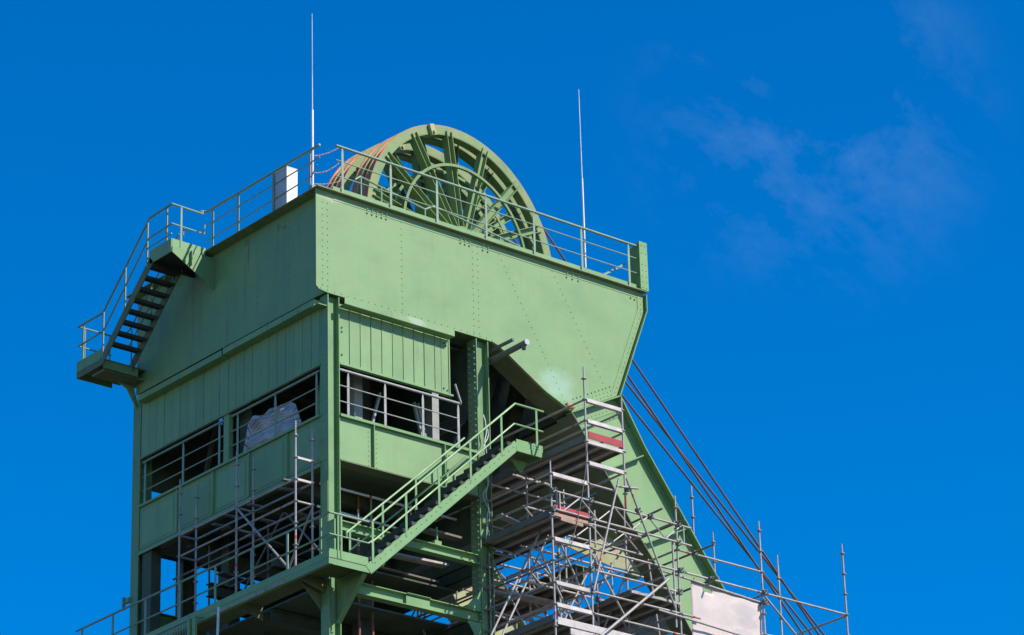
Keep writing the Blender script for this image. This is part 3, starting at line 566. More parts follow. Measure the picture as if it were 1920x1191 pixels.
# ================================================================== UPPER STAIRCASE (shaded side)
us = thing('upper_staircase', 'steep green steel stairs with open treads on the shaded end of the tower', 'stairs', (-.8, 6.2, 32.8))
U = lambda n, mb, m='paint', par=us, **k: obj(n, mb, m, par, **k)
tp = U('landing', MB().box(-1.26, -.085, 4.27, 5.12, 34.62, 34.65), 'grate'); U('bearer', MB().bar((-1.26, 5.05, 34.54), (-.09, 5.05, 34.54), .05, .15), 'grate', tp); U('toe_board', MB().box(-1.29, -1.265, 4.25, 5.13, 34.52, 34.86), 'paint', tp); U('toe_board', MB().box(-1.26, -.335, 4.245, 4.265, 34.66, 34.86), 'paint_bright', tp)
br = U('bracket', MB().prism([(-1.27, 34.51), (-.085, 33.86), (-.085, 34.655), (-1.27, 34.655)], 'y', 4.22, 4.24), 'paint_bright', label='triangular sunlit bracket plate under the top landing')
U('bracket_rib', MB().box(-.78, -.765, 4.14, 4.219, 34.28, 34.65), 'paint_bright', br)
for x in (-1.275, -.47): U('stringer', MB().bar((x, 5.05, 34.62), (x, 7.1, 32.72), .03, .21), 'soffit')
for i in range(8):
    f = i/7; y = 5.17 + (6.72 - 5.17)*f; z = 34.50 + (33.10 - 34.50)*f
    U('tread', MB().box(-1.26, -.486, y - .13, y + .12, z - .03, z).box(-1.26, -.486, y - .13, y - .12, z - .08, z - .0305), 'grate')
lp = U('lower_landing', MB().box(-1.26, -.085, 7.0, 8.1, 32.78, 32.81), 'soffit'); U('toe_board', MB().box(-1.285, -1.262, 7.05, 8.12, 32.815, 33.08), 'column', lp); U('edge_channel', MB().box(-1.28, -1.262, 6.98, 8.12, 32.66, 32.81), 'soffit', lp)  # darker paints on toe board and channel stand for the landing's shade
U('edge_channel', MB().box(-1.26, -.3, 8.09, 8.11, 32.66, 33.05), 'paint', lp); U('cross_bearer', MB().box(-1.25, -.3, 7.0, 7.03, 32.58, 32.775), 'column', lp)
U('cantilever', MB().prism([(-1.0, 32.775), (-.2, 32.775), (.02, 32.1), (.02, 31.95), (-.3, 32.45)], 'y', 7.45, 7.5), 'column'); U('cantilever', MB().box(-1.2, .0, 7.06, 7.58, 32.55, 32.6), 'soffit')
X = -1.28
rl = U('handrail', MB().path([(-.42, 4.25, 35.78), (-.43, 4.25, 35.71), (X, 4.25, 35.73), (X, 5.15, 35.71), (X, 7.04, 33.98), (X, 8.10, 33.98)], .026), 'rail', sm=True)
U('handrail', MB().path([(-.36, 4.25, 35.45), (-.38, 4.25, 35.21), (X, 4.25, 35.23), (X, 5.18, 35.20), (X, 7.02, 33.5), (X, 8.08, 33.48)], .02), 'rail', sm=True)
U('handrail', MB().tube((X, 4.25, 34.98), (X, 5.2, 34.96), .018), 'rail', sm=True)
for y, a, b in ((4.45, 34.6, 35.72), (5.24, 34.5, 35.62), (6.13, 33.75, 34.80), (7.02, 32.8, 33.99), (7.87, 32.8, 33.97)): U('post', MB().box(X - .012, X + .012, y - .025, y + .025, a, b), 'rail')
U('post', MB().box(-1.05, -1.0, 4.23, 4.244, 34.55, 35.71), 'rail')
U('handrail', MB().path([(X, 8.08, 33.98), (-.35, 8.08, 33.98), (-.35, 7.75, 33.9)], .022), 'rail', sm=True); U('handrail', MB().tube((X, 8.08, 33.48), (-.35, 8.08, 33.48), .018), 'rail', sm=True)
for x in (-1.1, -.4): U('post', MB().tube((x, 8.08, 32.81), (x, 8.08, 33.98), .02), 'rail', sm=True)
U('handrail', MB().path([(-.5, 5.1, 35.5), (-.5, 7.1, 33.75), (-.5, 7.4, 33.7)], .02), 'rail', sm=True); U('handrail', MB().tube((-.5, 5.1, 35.1), (-.5, 7.1, 33.35), .018), 'rail', sm=True)
for y, z in ((5.3, 34.4), (6.2, 33.6), (7.0, 32.8)): U('post', MB().tube((-.5, y, z), (-.5, y, z + .95), .018), 'rail', sm=True)
for (x, z) in ((-.92, 35.1), (-.88, 34.74)): U('hook', MB().path([(x, 4.3, z - .06), (x, 4.3, z + .1), (x + .07, 4.3, z + .13), (x + .1, 4.3, z + .08)], .016), 'rail', sm=True)

# ================================================================== WALKWAY
wk = thing('walkway', 'green cantilevered walkway with railing round the shaded tower corner', 'walkway', (-.4, 3.8, 25.6))
K = lambda n, mb, m='paint', par=wk, **k: obj(n, mb, m, par, **k)
K('floor_plate', MB().box(-.73, -.02, -.97, 8.6, 25.69, 25.71), 'soffit'); K('floor_plate', MB().box(-.019, .30, -.97, -.02, 25.69, 25.71), 'soffit')
K('edge_beam', MB().box(-.77, -.745, -1.0, 8.65, 25.56, 25.69).box(-.744, -.68, -1.0, 8.65, 25.56, 25.575), 'paint'); K('toe_board', MB().box(-.765, -.75, -1.0, 8.65, 25.70, 25.85), 'paint')
K('edge_beam', MB().box(-.744, .30, -1.0, -.975, 25.56, 25.69), 'paint_bright'); K('toe_board', MB().box(-.749, .27, -.995, -.98, 25.715, 25.90), 'paint_bright')
K('grate_edge', MB().box(-.74, .28, -1.004, -.996, 25.695, 25.712), 'dark')
for y in (.15, 2.4, 4.6, 6.9, 8.5): K('bearer', MB().prism([(-.70, 25.68), (.0, 25.68), (.0, 25.38), (-.68, 25.57)], 'y', y, y + .03), 'soffit')
K('corner_bracket', MB().prism([(.02, 25.685), (-.94, 25.685), (-.94, 25.56), (-.02, 24.72), (.02, 24.72)], 'x', .20, .225).bar((.212, -.95, 25.545), (.212, -.02, 24.70), .12, .02), 'column')
K('corner_bracket', MB().prism([(-.62, 25.67), (-.0, 25.67), (-.0, 25.05), (-.15, 25.2)], 'y', .3, .33), 'soffit')
wr = K('handrail', MB().path([(-.75, 8.67, 26.70), (-.75, -1.0, 26.70), (.29, -1.0, 26.70)], .026), 'rail', sm=True); K('handrail', MB().path([(-.75, 8.66, 26.21), (-.75, -1.0, 26.22), (.27, -1.0, 26.22), (.45, -1.0, 26.35)], .02), 'rail', sm=True)
for y in (-.69, .49, 1.79, 3.14, 4.49, 5.84, 7.16, 8.43): K('post', MB().box(-.762, -.738, y - .03, y + .03, 25.71, 26.69), 'rail' if y > 0 else 'paint_bright')
for x in (-.53, -.44): K('post', MB().box(x - .018, x + .018, -1.01, -.99, 25.72, 26.69), 'paint_bright')
K('corner_sheet', MB().box(-.60, -.56, -.97, -.70, 25.72, 26.6), 'paint')
K('drip_strip', MB().box(-.778, -.771, .6, 3.3, 25.565, 25.655), mat('rust_streaked_paint', (.30, .36, .22), .7, var=.2, dirt=(.14, .06, .03), dirt_amt=1.0, scale=3.2, streak=.95))

# ================================================================== LOWER STAIRCASE (sunlit side)
ls = thing('lower_staircase', 'bright green steel stairs with tube handrails on the sunlit tower side', 'stairs', (2.4, -.6, 25.7))
V_ = lambda n, mb, m='paint_bright', par=ls, **k: obj(n, mb, m, par, **k)
for y in (-1.0, -.28):
    s_ = V_('stringer', MB().bar((.27, y, 25.63), (4.47, y, 29.42), .016, .2)); sg = 1 if y < -.5 else -1
    V_('stringer_lip', MB().bar((.27, y, 25.63), (4.47, y, 29.42), .05, .014, (0, 0, 1), (-.03*sg, .105)).bar((.27, y, 25.63), (4.47, y, 29.42), .05, .014, (0, 0, 1), (-.03*sg, -.105)), 'paint_bright', s_)
    rv = MB(); rivets_on(rv, [(p[0], y - .009, p[2]) for i, p in enumerate(row((.45, y, 25.82), (4.35, y, 29.33), .19))], (0, -1, 0), .014); obj('rivet_rows', rv, 'dark', s_, kind='stuff')
tr0 = None
for i in range(18):
    f = (i + .7)/18.4; x = .27 + 4.2*f; z = 25.66 + 3.79*f
    if tr0 is None: tr0 = V_('tread', MB().box(x - .12, x + .13, -.985, -.295, z + .10, z + .13).box(x - .13, x - .118, -.985, -.295, z + .06, z + .132).box(x - .118, x + .12, -.999, -.986, z + .055, z + .135), 'grate'); c0_ = Vector((x, -.64, z)); base = tr0.location.copy()
    else: o = tr0.copy(); COL.objects.link(o); o.parent = ls; o.location = base + Vector((x, -.64, z)) - c0_
pl = V_('landing', MB().box(4.46, 5.2, -.98, .0, 29.44, 29.47), 'soffit'); V_('toe_board', MB().box(4.45, 5.22, -1.0, -.985, 29.40, 29.56), 'paint_bright', pl)
V_('edge_beam', MB().bar((4.44, -.99, 29.33), (5.18, -.99, 29.33), .05, .12), 'paint_bright', pl); V_('edge_beam', MB().box(5.19, 5.21, -.98, .0, 29.27, 29.435), 'paint_bright', pl)
rv = MB(); rivets_on(rv, [(4.95 + .07*i, -1.001, z) for i in range(3) for z in (29.45, 29.51)], (0, -1, 0), .014); obj('rivet_rows', rv, 'dark', pl, kind='stuff')
V_('handrail', MB().path([(.39, -1.0, 26.74), (4.44, -1.0, 30.40), (5.27, -1.0, 30.40)], .026), sm=True); V_('handrail', MB().path([(.34, -1.0, 26.24), (4.40, -1.0, 29.91), (5.25, -1.0, 29.91)], .022), sm=True)
for x, a, b in ((.385, 25.8, 26.74), (1.295, 26.6, 27.55), (2.21, 27.45, 28.38), (3.11, 28.25, 29.19), (4.02, 29.05, 30.0), (5.05, 29.5, 30.39)): V_('post', MB().box(x - .028, x + .028, -1.015, -1.0, a, b))
V_('handrail', MB().path([(.25, -.28, 26.55), (.24, -.28, 26.66), (3.55, -.28, 29.60)], .024), sm=True); V_('handrail', MB().tube((.33, -.28, 26.27), (3.6, -.28, 29.15), .022), sm=True)
for x, a, b in ((.33, 25.72, 26.72), (1.225, 26.5, 27.53), (2.15, 27.35, 28.35), (3.05, 28.2, 29.15)): V_('post', MB().box(x - .026, x + .026, -.29, -.27, a, b))
V_('landing_stub', MB().prism([(4.6, 29.26), (5.1, 29.26), (4.9, 28.95)], 'y', -.6, -.58), 'column')

# ================================================================== small things on the tower
pa = thing('pipe_arm', 'dark pipe arm with a pale capped end jutting out under the girder', 'pipe', (4.7, -.2, 31.9))
obj('pipe', MB().tube((4.70, .3, 31.87), (4.70, -1.16, 31.905), .07, 14), 'pipe', pa, sm=True); obj('end_cap', MB().tube((4.70, -1.161, 31.905), (4.70, -1.185, 31.906), .072, 14), 'greybox', pa, sm=True)
obj('spout', MB().tube((4.70, -1.06, 31.9), (4.70, -1.06, 31.76), .05, 10), 'pipe', pa, sm=True); obj('stay_rod', MB().bar((4.70, .2, 32.13), (4.70, -.70, 32.13), .06, .06), 'pipe', pa); obj('hanger', MB().bar((4.70, -.68, 32.1), (4.70, -.68, 31.95), .03, .03), 'pipe', pa)
m = MB(); pts = [(4.37, .03, 30.45), (4.40, .0, 30.3)]; 
for i in range(26): pts.append((4.40 + .03*math.sin(i*1.1) + random.uniform(-.01, .01), .0, 30.25 - i*.11))
m.path(pts, .016, 6); pts = [(p[0] + .07*math.sin(i*.7) - .02, p[1] - .012, p[2] - .05) for i, p in enumerate(pts[2:])]; m.path(pts, .014, 6)
obj('cable_bundle', m, 'palecable', None, sm=True, label='pale cables hanging in the channel of the column behind the stairs', cat='cable')
# gridded sheeting caught in the shaded window
m = MB(); nu, nv = 48, 24; uv = []
def edge_top(q):
    K_ = ((0, 29.62), (.05, 30.05), (.09, 30.36), (.3, 30.33), (.55, 30.40), (.8, 30.36), (.88, 30.22), (.94, 29.85), (1, 29.66))
    for (a_, za), (b_, zb) in zip(K_, K_[1:]):
        if q <= b_: return za + (zb - za)*(q - a_)/(b_ - a_) + .025*math.sin(31*q)
    return 29.66
for j in range(nv + 1):
    for i in range(nu + 1):
        s, t = i/nu, j/nv; y = 3.42 - 2.1*s + .04*math.sin(7*t); zt = max(29.58, edge_top(s)); z = 29.53 + (zt - 29.53)*t
        x = .19 + .05*math.sin(5*s + 3*t) + .05*math.sin(11*t + 4*s) + .03*math.sin(21*s + 6*t) + .04*abs(math.sin(7*s - 5*t))
        m.v.append((x, y, z)); uv.append((s*3.0, t*1.1))
for j in range(nv):
    for i in range(nu): a = j*(nu + 1) + i; m.f.append((a, a + 1, a + nu + 2, a + nu + 1))
m.uv = uv
tp_ = obj('plastic_sheeting', m, 'tarp', None, sm=False, label='crumpled gridded white sheeting behind the bars of the shaded window', cat='sheeting'); sd = tp_.modifiers.new('thick', 'SOLIDIFY'); sd.thickness = .004
obj('white_pipe', MB().tube((-.95, 2.72, 25.58), (-.97, 2.76, 24.2), .03, 10).ball((-.95, 2.72, 25.58), .031), 'rod', None, sm=True, label='short white pipe upright in front of the rusty walkway edge', cat='pipe')
lad = thing('lower_railing', 'railing with green upright posts just below the shaded walkway', 'railing', (-1.0, 4.2, 24.0))
obj('rail', MB().bar((-1.0, 6.5, 25.585), (-1.0, 3.5, 25.60), .04, .035), 'rail', lad)
for y in (3.55, 3.75): obj('post', MB().box(-1.03, -.97, y - .05, y + .05, 23.5, 25.57), 'paint_bright', lad)
obj('cap_rail', MB().bar((-1.0, 3.80, 25.66), (-.72, 3.5, 25.64), .05, .04), 'paint_bright', lad)
bal0 = None
for i in range(26):
    y = 3.9 + i*.1
    if bal0 is None: bal0 = obj('baluster', MB().box(-1.008, -.992, y - .008, y + .008, 23.6, 25.565), 'rail', lad)
    else: again(bal0, (-1.0, y, (23.6 + 25.565)/2))
for a in ((-1.02, 3.4, 6.6),): obj('platform', MB().box(-1.1, -.1, a[1], a[2], 23.48, 23.52), 'soffit', lad)
for y in (3.6, 6.4): obj('leg', MB().box(-1.05, -.97, y - .04, y + .04, 0, 23.475), 'column', lad)

# ================================================================== SCAFFOLDS
def standard(par, x, y, z0, z1, base, marks=(), top=True):
    m = MB().tube((x, y, z0), (x, y, z1 - (.28 if top else 0)), .0245, 10)
    if top: m.tube((x, y, z1 - .281), (x, y, z1), .019, 10)
    z = base
    while z > z0: z -= .5
    z += .5
    while z < z1 - .1:
        m.tube((x, y, z - .006), (x, y, z + .006), .062, 8); m.tube((x, y, z - .035), (x, y, z + .035), .031, 10); z += .5
    s = obj('standard', m, 'galv', par, sm=True)
    for zz in marks: obj('marker_band', MB().tube((x, y, zz), (x, y, zz + .07), .027, 10), 'redband', s, sm=True)
    return s
def tube(par, p, q, name='ledger', mk=None, m='galv', r=.0245):
    s = obj(name, MB().tube(p, q, r, 10), m, par, sm=True)
    if mk is not None:
        p, q = Vector(p), Vector(q); d = (q - p).normalized(); c = p.lerp(q, mk); obj('marker_band', MB().tube(c, c + d*.07, r + .002, 10), 'redband', s, sm=True)
    return s
# ---- small scaffold on the shaded walkway
sl_ = thing('scaffold', 'narrow tube scaffold standing on the shaded walkway', 'scaffold', (-.4, 2.6, 25.71))
for y in (.40, 2.57, 4.76):
    standard(sl_, -.6, y, 25.71, 29.25, 28.91, (26.55,)); standard(sl_, -.15, y, 25.71, 29.22, 28.91, (26.5,) if y < 1 else ())
    for z in (27.91, 27.41): tube(sl_, (-.6, y, z), (-.15, y, z), 'transom')
for z in (28.41, 27.91): obj('transom', MB().bar((-.6, .4, z), (-.15, .4, z), .05, .05), 'alu', sl_)
for x in (-.6, -.15):
    for (a, b) in ((.40, 2.57), (2.57, 4.76)):
        for z, mk in ((27.91, .72), (27.41, .22)): tube(sl_, (x, a, z), (x, b, z), 'ledger', mk if (x < -.3 or z < 27.5) else None)
tube(sl_, (-.63, 2.57, 27.93), (-.63, .62, 25.95), 'diagonal', .5)
tube(sl_, (-.1, .45, 27.4), (-.1, 1.6, 25.9), 'diagonal')
for (y, z, x0) in ((.75, 27.98, -.7), (.95, 27.86, -.6), (2.4, 27.98, -.4), (1.95, 27.5, -.45), (3.2, 27.95, -.55), (3.8, 27.95, -.35)):
    obj('loose_plank', MB().bar((x0, y, z), (x0 + .45, y + random.uniform(-.1, .1), z + .03), .12, .03), 'greywood', sl_)
# ---- main scaffold on the sunlit side
sr = thing('scaffold', 'large tube scaffold with decks standing under the girder and strut', 'scaffold', (8, -1, 0))
X2, X1, X0, X3, X4, X5, YF, YB = 4.38, 5.46, 6.56, 8.06, 10.65, 13.33, -2.2, .1
B = 28.35
standard(sr, X2, YF, 0, 28.64, B, (25.1,)); standard(sr, X1, YF, 0, 31.14, B); standard(sr, X0, YF, 28.0, 30.63, B); standard(sr, X3, YF, 0, 28.63, B)
standard(sr, X4, YF, 0, 28.58, B); standard(sr, X5, YF, 0, 28.59, B)
obj('marker_band', MB().tube((X0, YF, 28.0), (X0, YF, 28.3), .027, 10), 'red', sr, sm=True)
for (x, y, zt) in ((5.65, YB, 29.45), (4.5, YB, 27.2), (6.75, YB, 29.2), (13.33, -.05, 28.94), (11.62, 1.0, 30.65), (12.25, 1.0, 29.6), (5.65, 2.67, 28.9), (6.75, 2.67, 29.0), (4.5, 2.67, 28.9), (5.65, 5.24, 28.9), (6.75, 5.24, 28.9), (8.2, 1.4, 28.0), (8.2, 3.6, 28.0), (7.9, -.15, 27.6)):
    standard(sr, x, y, 0, zt, B)
A = lambda p, q, h=.10: obj('transom', MB().bar(p, q, .05, h*.6, (0, 0, 1), (0, .01)).bar(p, q, .085, h*.35, (0, 0, 1), (0, -.03 - h*.08)), 'alu', sr)
for z in (30.35, 29.85, 28.85): A((X1 + .05, YF, z), (X0 - .04, YF, z))
for z in (28.35, 26.85, 25.85, 25.35): A((X2 + .05, YF, z), (X1 - .04, YF, z))
obj('plank', MB().bar((X2 + .05, YF - .02, 24.98), (X3, YF - .02, 24.98), .04, .16), 'alu', sr)
obj('plank', MB().bar((X2 + .4, YF - .02, 24.80), (X3, YF - .02, 24.80), .04, .14), 'alu', sr)
tube(sr, (X2 + 1.08, YF, 28.35), (X0 - .3, YF, 28.35), 'ledger')
for (a, b, z, mk) in ((X1, X3, 26.85, .28), (X1, X3, 26.35, None), (X1, X3, 25.85, None), (X1, X3, 25.35, .9), (X3, X4, 27.35, .1), (X3, X4, 26.85, .93), (X4, X5, 26.85, None), (X3, X3 + .6, 25.85, .6), (X3, X4, 25.35, None), (X4, X5, 24.85, None)):
    tube(sr, (a, YF, z), (b, YF, z), 'ledger', mk)
tube(sr, (7.35, YF - .06, 25.78), (10.7, YF - .06, 25.62), 'ledger'); tube(sr, (7.55, YF + .05, 26.78), (10.85, YF + .06, 26.62), 'ledger')
# lattice beam clamped across the front
lb = obj('lattice_beam', MB().tube((4.40, YF - .06, 27.93), (8.44, YF - .06, 27.92), .0245), 'galv', sr, sm=True); obj('lower_chord', MB().tube((4.40, YF - .06, 27.51), (8.44, YF - .06, 27.50), .0245), 'galv', lb, sm=True)
xs = [4.62, 4.95, 5.15, 5.55, 5.95, 6.4, 6.75, 7.15, 7.6, 7.95]
for x in (4.57, 6.45, 8.22): obj('lattice_post', MB().tube((x, YF - .06, 27.51), (x, YF - .06, 27.93), .018, 8), 'galv', lb, sm=True)
for i in range(7):
    x = 4.68 + i*.5; a, b = (27.53, 27.91) if i % 2 == 0 else (27.91, 27.53); obj('lattice_diagonal', MB().tube((x, YF - .06, a), (x + .46, YF - .06, b), .017, 8), 'galv', lb, sm=True)
# leaning tubes
D = lambda p, q, mk=None: tube(sr, p, q, 'diagonal', mk)
D((6.29, YF - .11, 28.62), (5.42, YF - .11, 25.83), .72); D((6.52, YF - .10, 28.68), (7.84, YF - .10, 25.86), .12)
obj('diagonal', MB().tube((7.62, YF - .16, 26.53), (4.95, YF - .16, 24.32), .032), 'galv', sr, sm=True); D((10.67, YF - .05, 26.75), (12.6, YF - .05, 25.2))
D((5.10, -1.2, 27.78), (3.4, -1.2, 24.7), .45); D((5.35, -1.2, 27.78), (3.6, -1.2, 24.55))
D((5.70, YB, 27.42), (7.35, YB, 26.3)); D((5.72, YB, 26.97), (6.95, YB, 25.98)); D((6.0, YB, 27.58), (8.2, YB, 27.55)); D((4.5, YB, 27.2), (5.65, YB, 25.4)); D((6.75, 2.67, 27.6), (5.65, 2.67, 25.4)); D((6.75, 5.24, 27.9), (5.65, 5.24, 25.0)); D((8.2, 1.4, 27.9), (8.2, 3.6, 25.2)); D((5.65, 2.67, 28.8), (5.65, 5.24, 26.2)); D((8.2, 1.4, 25.2), (8.2, 3.6, 27.9))
for i, (p, q) in enumerate((((9.0, 1.0, 26.0), (11.6, 1.0, 28.5)), ((9.0, -.2, 27.9), (9.4, -.2, 25.0)), ((7.2, 3.0, 25.0), (9.2, 3.0, 27.6)), ((6.75, 1.2, 25.1), (8.2, 1.2, 27.2)), ((6.2, 3.4, 24.8), (7.6, 3.4, 27.4)), ((7.9, 5.0, 25.0), (6.0, 5.0, 27.2)))): D(p, q)
# tubes running back under the girder
for (x, z, y1, mk) in ((X1, 30.35, 5.2, None), (X1, 29.85, 5.2, .05), (X0, 30.30, 1.2, None), (X0, 29.80, 1.2, None), (X1, 28.85, 5.2, .12), (X0, 28.85, 5.2, None), (X2, 28.35, 5.2, None), (X2, 27.85, 5.2, .46), (X1, 27.85, 5.2, None), (X2, 26.85, 5.2, None), (X1, 26.85, 5.2, .2), (X2, 26.35, 5.2, .55), (X1, 26.35, 5.2, .3), (X1, 25.85, 5.2, None), (X2, 25.85, 5.2, .4), (X2, 25.35, 5.2, None), (X3, 27.35, 1.0, None), (X3, 26.85, .3, None), (X3, 26.35, 4.6, None), (X3, 25.85, 4.6, .3), (X5, 26.82, 1.6, None), (X4, 26.80, -.6, None), (X3 - .03, 28.0, -.3, None), (X1, 25.35, 5.2, None), (X0 + .1, 27.35, 5.2, None)):
    tube(sr, (x, YF, z), (x, y1, z), 'ledger', mk)
for y in (YB, 2.67, 5.24):
    for z in (28.85, 28.35, 27.85, 27.35, 26.85, 26.35, 25.85, 25.35, 24.85): 
        if (z*2 + y) % 3 < 2.2: tube(sr, (4.5, y, z), (6.75 if z > 26 else 8.2, y, z), 'ledger', random.choice((None, None, .3, .7)))
tube(sr, (11.3, -.05, 27.28 - .45), (13.33, -.05, 26.85), 'ledger')
for (x, y, z) in ((X0 + .02, YF - .06, 28.45), (X0 + .3, YF - .06, 28.0), (7.2, YF - .08, 27.92), (X3, YF - .06, 27.95), (X3 - .02, YF - .06, 27.48), (8.55, YF - .04, 27.36), (X3 + .02, YF - .06, 26.85), (9.0, YF - .05, 26.83), (X1, YF - .06, 27.93), (X1, YF - .06, 27.5), (X2, YF - .06, 27.93), (X2, YF - .06, 27.5), (X4 + .02, YF - .04, 26.85), (X4, YF - .05, 26.62)):
    obj('coupler', MB().box(x - .05, x + .05, y - .045, y + .045, z - .05, z + .05).tube((x - .02, y - .05, z), (x - .02, y - .12, z + .03), .014, 8).tube((x + .02, y + .05, z - .03), (x + .05, y - .09, z - .03), .012, 8), 'pipe', sr)
tube(sr, (X0 - .35, YF - .12, 28.42), (X0 + .28, YF - .12, 28.50), 'short_tube', .1); tube(sr, (7.25, YF - .45, 28.02), (7.25, .2, 27.93), 'short_tube', m='pipe'); tube(sr, (8.5, YF - .75, 27.35), (8.5, .1, 27.35), 'short_tube', m='pipe'); tube(sr, (9.0, YF - .3, 26.8), (9.0, .15, 26.8), 'short_tube', m='pipe')
tube(sr, (8.06, YF - .3, 27.98), (8.06, .3, 27.98), 'short_tube', m='pipe'); tube(sr, (7.92, YF, 25.5), (7.92, YF, 27.55), 'short_tube')
# deck planks, perforated steel with light on the holes painted as pale dots
pk = None
def planks(x0, x1, y0, y1, z, wd=.32):
    global pk
    n = int((x1 - x0)/wd); gap = (x1 - x0 - n*wd)/max(1, n - 1) if n > 1 else 0; y = y0
    while y < y1 - .5:
        ln = min(2.5, y1 - y)
        for i in range(n):
            c = ((x0 + i*(wd + gap) + wd/2), y + ln/2, z)
            m = MB().box(c[0] - wd/2 + .006, c[0] + wd/2 - .006, y + .01, y + ln - .01, z - .005, z + .005)
            for sx in (-1, 1): m.box(c[0] + sx*(wd/2 - .008) - .004, c[0] + sx*(wd/2 - .008) + .004, y + .01, y + ln - .01, z - .07, z - .0055)
            obj('deck_plank', m, 'deck', sr)
        obj('plank_hook', MB().bar((x0, y, z - .05), (x1, y, z - .05), .05, .05), 'galv', sr); y += 2.57
planks(X1, X0, YF, 5.4, 29.40); planks(X2, X1, YF, 5.4, 27.42); planks(X2, X0, YF, 5.4, 25.02); planks(X0 + .05, X3, YF, 4.6, 26.12); planks(X1, X0, -1.0, 5.4, 26.45)
for (xa, xb, z) in ((X1 + .05, X0 - .05, 29.43), (X2 + .05, X1 - .05, 27.47)):
    obj('toe_board', MB().box(xa, xb, YF - .035, YF - .01, z, z + .16), 'red', sr, label='red toe board at the end of a scaffold deck')
obj('end_beam', MB().bar((X1, YF, 29.345), (X0, YF, 29.345), .06, .08), 'alu', sr); obj('end_beam', MB().bar((X2, YF - .03, 27.40), (X1, YF - .03, 27.40), .05, .07), 'wood', sr); obj('end_beam', MB().bar((X2 + .2, YF - .06, 27.32), (X1 - .25, YF - .06, 27.30), .04, .08), 'wood', sr)
for (x, z, y1) in ((X1 - .03, 29.36, 4.8), (X2 - .03, 27.37, 4.8), (X2 - .03, 24.97, 4.8), (X0 + .03, 29.36, -.2)): obj('side_toe_board', MB().box(x - .012, x + .012, YF + .05, y1, z, z + .15), 'greywood', sr)
obj('steel_plank', MB().bar((4.55, -.2, 28.02), (6.4, -.2, 27.72), .22, .04), 'galv', sr); obj('steel_plank', MB().bar((4.75, YB - .3, 26.2), (6.3, YB - .3, 26.25), .3, .05), 'galv', sr); obj('loose_plank', MB().bar((4.7, .6, 25.05), (5.8, .6, 25.1), .3, .06), 'wood', sr)
obj('steel_plank', MB().bar((2.2, .9, 26.95), (3.9, .9, 27.0), .25, .05), 'alu', sr)
# tubes poking through the tower from the scaffold
for (p, q, mk) in (((.36, .8, 28.15), (4.15, .8, 28.12), .35), ((.36, .9, 27.65), (2.6, .9, 27.6), None), ((.36, .7, 27.35), (1.4, .7, 27.35), None)): tube(sr, p, q, 'ledger', mk, m='rod', r=.03)
standard(sr, 1.35, .75, 26.9, 27.75, B); standard(sr, 1.9, 1.0, 27.3, 28.2, B); standard(sr, 2.9, .85, 27.4, 28.3, B)
# hanging cable and the white sheet
m = MB(); cp_ = [Vector((X1 - .01, YF - .05, 29.3)), Vector((X1 - .12, YF - .1, 28.4)), Vector((X1 - .55, YF - .12, 26.6)), Vector((X2 + .02, YF - .06, 25.9))]
f3 = lambda t: cp_[0]*(1 - t)**3 + cp_[1]*3*t*(1 - t)**2 + cp_[2]*3*t*t*(1 - t) + cp_[3]*t**3
m.path([f3(i/16) for i in range(17)], .011, 6); obj('hanging_cable', m, 'cable', None, sm=True, label='thin dark cable drooping down the front of the large scaffold', cat='cable')
m = MB(); nu, nv = 30, 18
for j in range(nv + 1):
    for i in range(nu + 1):
        s, t = i/nu, j/nv; x = 8.50 + 2.16*s - .03*t; zt = 26.74 - .11*s; z = zt - t*1.42*(1 + .03*s); y = YF + .075 + .008*math.sin(6*s + 2*t) + .006*math.sin(11*t + 3*s) + .005*math.sin(23*s + 9*t)
        m.v.append((x, y, z))
for j in range(nv):
    for i in range(nu):
        if j == 1 and 5 <= i <= 8: continue
        a = j*(nu + 1) + i; m.f.append((a, a + nu + 1, a + nu + 2, a + 1))
sh = obj('scaffold_sheet', m, 'banner', None, sm=True, label='dusty white sheet tied to the scaffold tubes beside the strut', cat='sheet'); sd = sh.modifiers.new('thick', 'SOLIDIFY'); sd.thickness = .004

# sheet ties
for i in range(6): obj('tie', MB().tube((8.55 + .41*i, YF + .055, 26.70 - .02*i), (8.55 + .41*i, YF + .02, 26.80 - .02*i), .008, 6), 'cable', sh)
# more tubes deep under the girder
rr_ = random.Random(11)
for i in range(26):
    x, y, z = rr_.uniform(4.6, 8.0), rr_.uniform(.4, 5.2), rr_.choice((25.35, 25.85, 26.35, 26.85, 27.35, 27.85, 28.35))
    if i % 3 == 0: tube(sr, (x, y, z), (x + rr_.uniform(.9, 2.2), y, z + .01), 'ledger', rr_.choice((None, .4)))
    elif i % 3 == 1: tube(sr, (x, y - 1.2, z), (x, y + 1.2, z + .01), 'ledger', rr_.choice((None, .6)))
    else: tube(sr, (x, y, z - 1.2), (x + rr_.choice((-1, 1))*rr_.uniform(.6, 1.3), y, z + .6), 'diagonal', rr_.choice((None, .5)))
for (x, y, z, l) in ((4.5, .2, 26.3, 1.6), (4.6, 1.4, 27.0, 1.8), (5.0, 3.0, 26.4, 1.5), (6.8, 1.6, 25.3, 1.3), (3.0, .45, 27.52, 1.0)): obj('loose_plank', MB().bar((x, y, z), (x + l, y + .1, z + .03), .26, .05), 'greywood', sr)
for (x, w_) in ((1.25, .25), (3.45, .22)):
    ip = part('inner_post', MB().box(x, x + w_, .75, .77, 28.51, 32.19), 'railgrey'); part('post_flange', MB().box(x - .012, x, .70, .95, 28.51, 32.19), 'railgrey', ip)
for (xa, xb) in ((1.56, 1.92), (3.32, 2.98), (3.22, 2.88)): part('inner_stay', MB().bar((xa, .66, 29.35), (xb, .66, 30.6), .05, .07, (0, 1, 0)), 'railgrey')

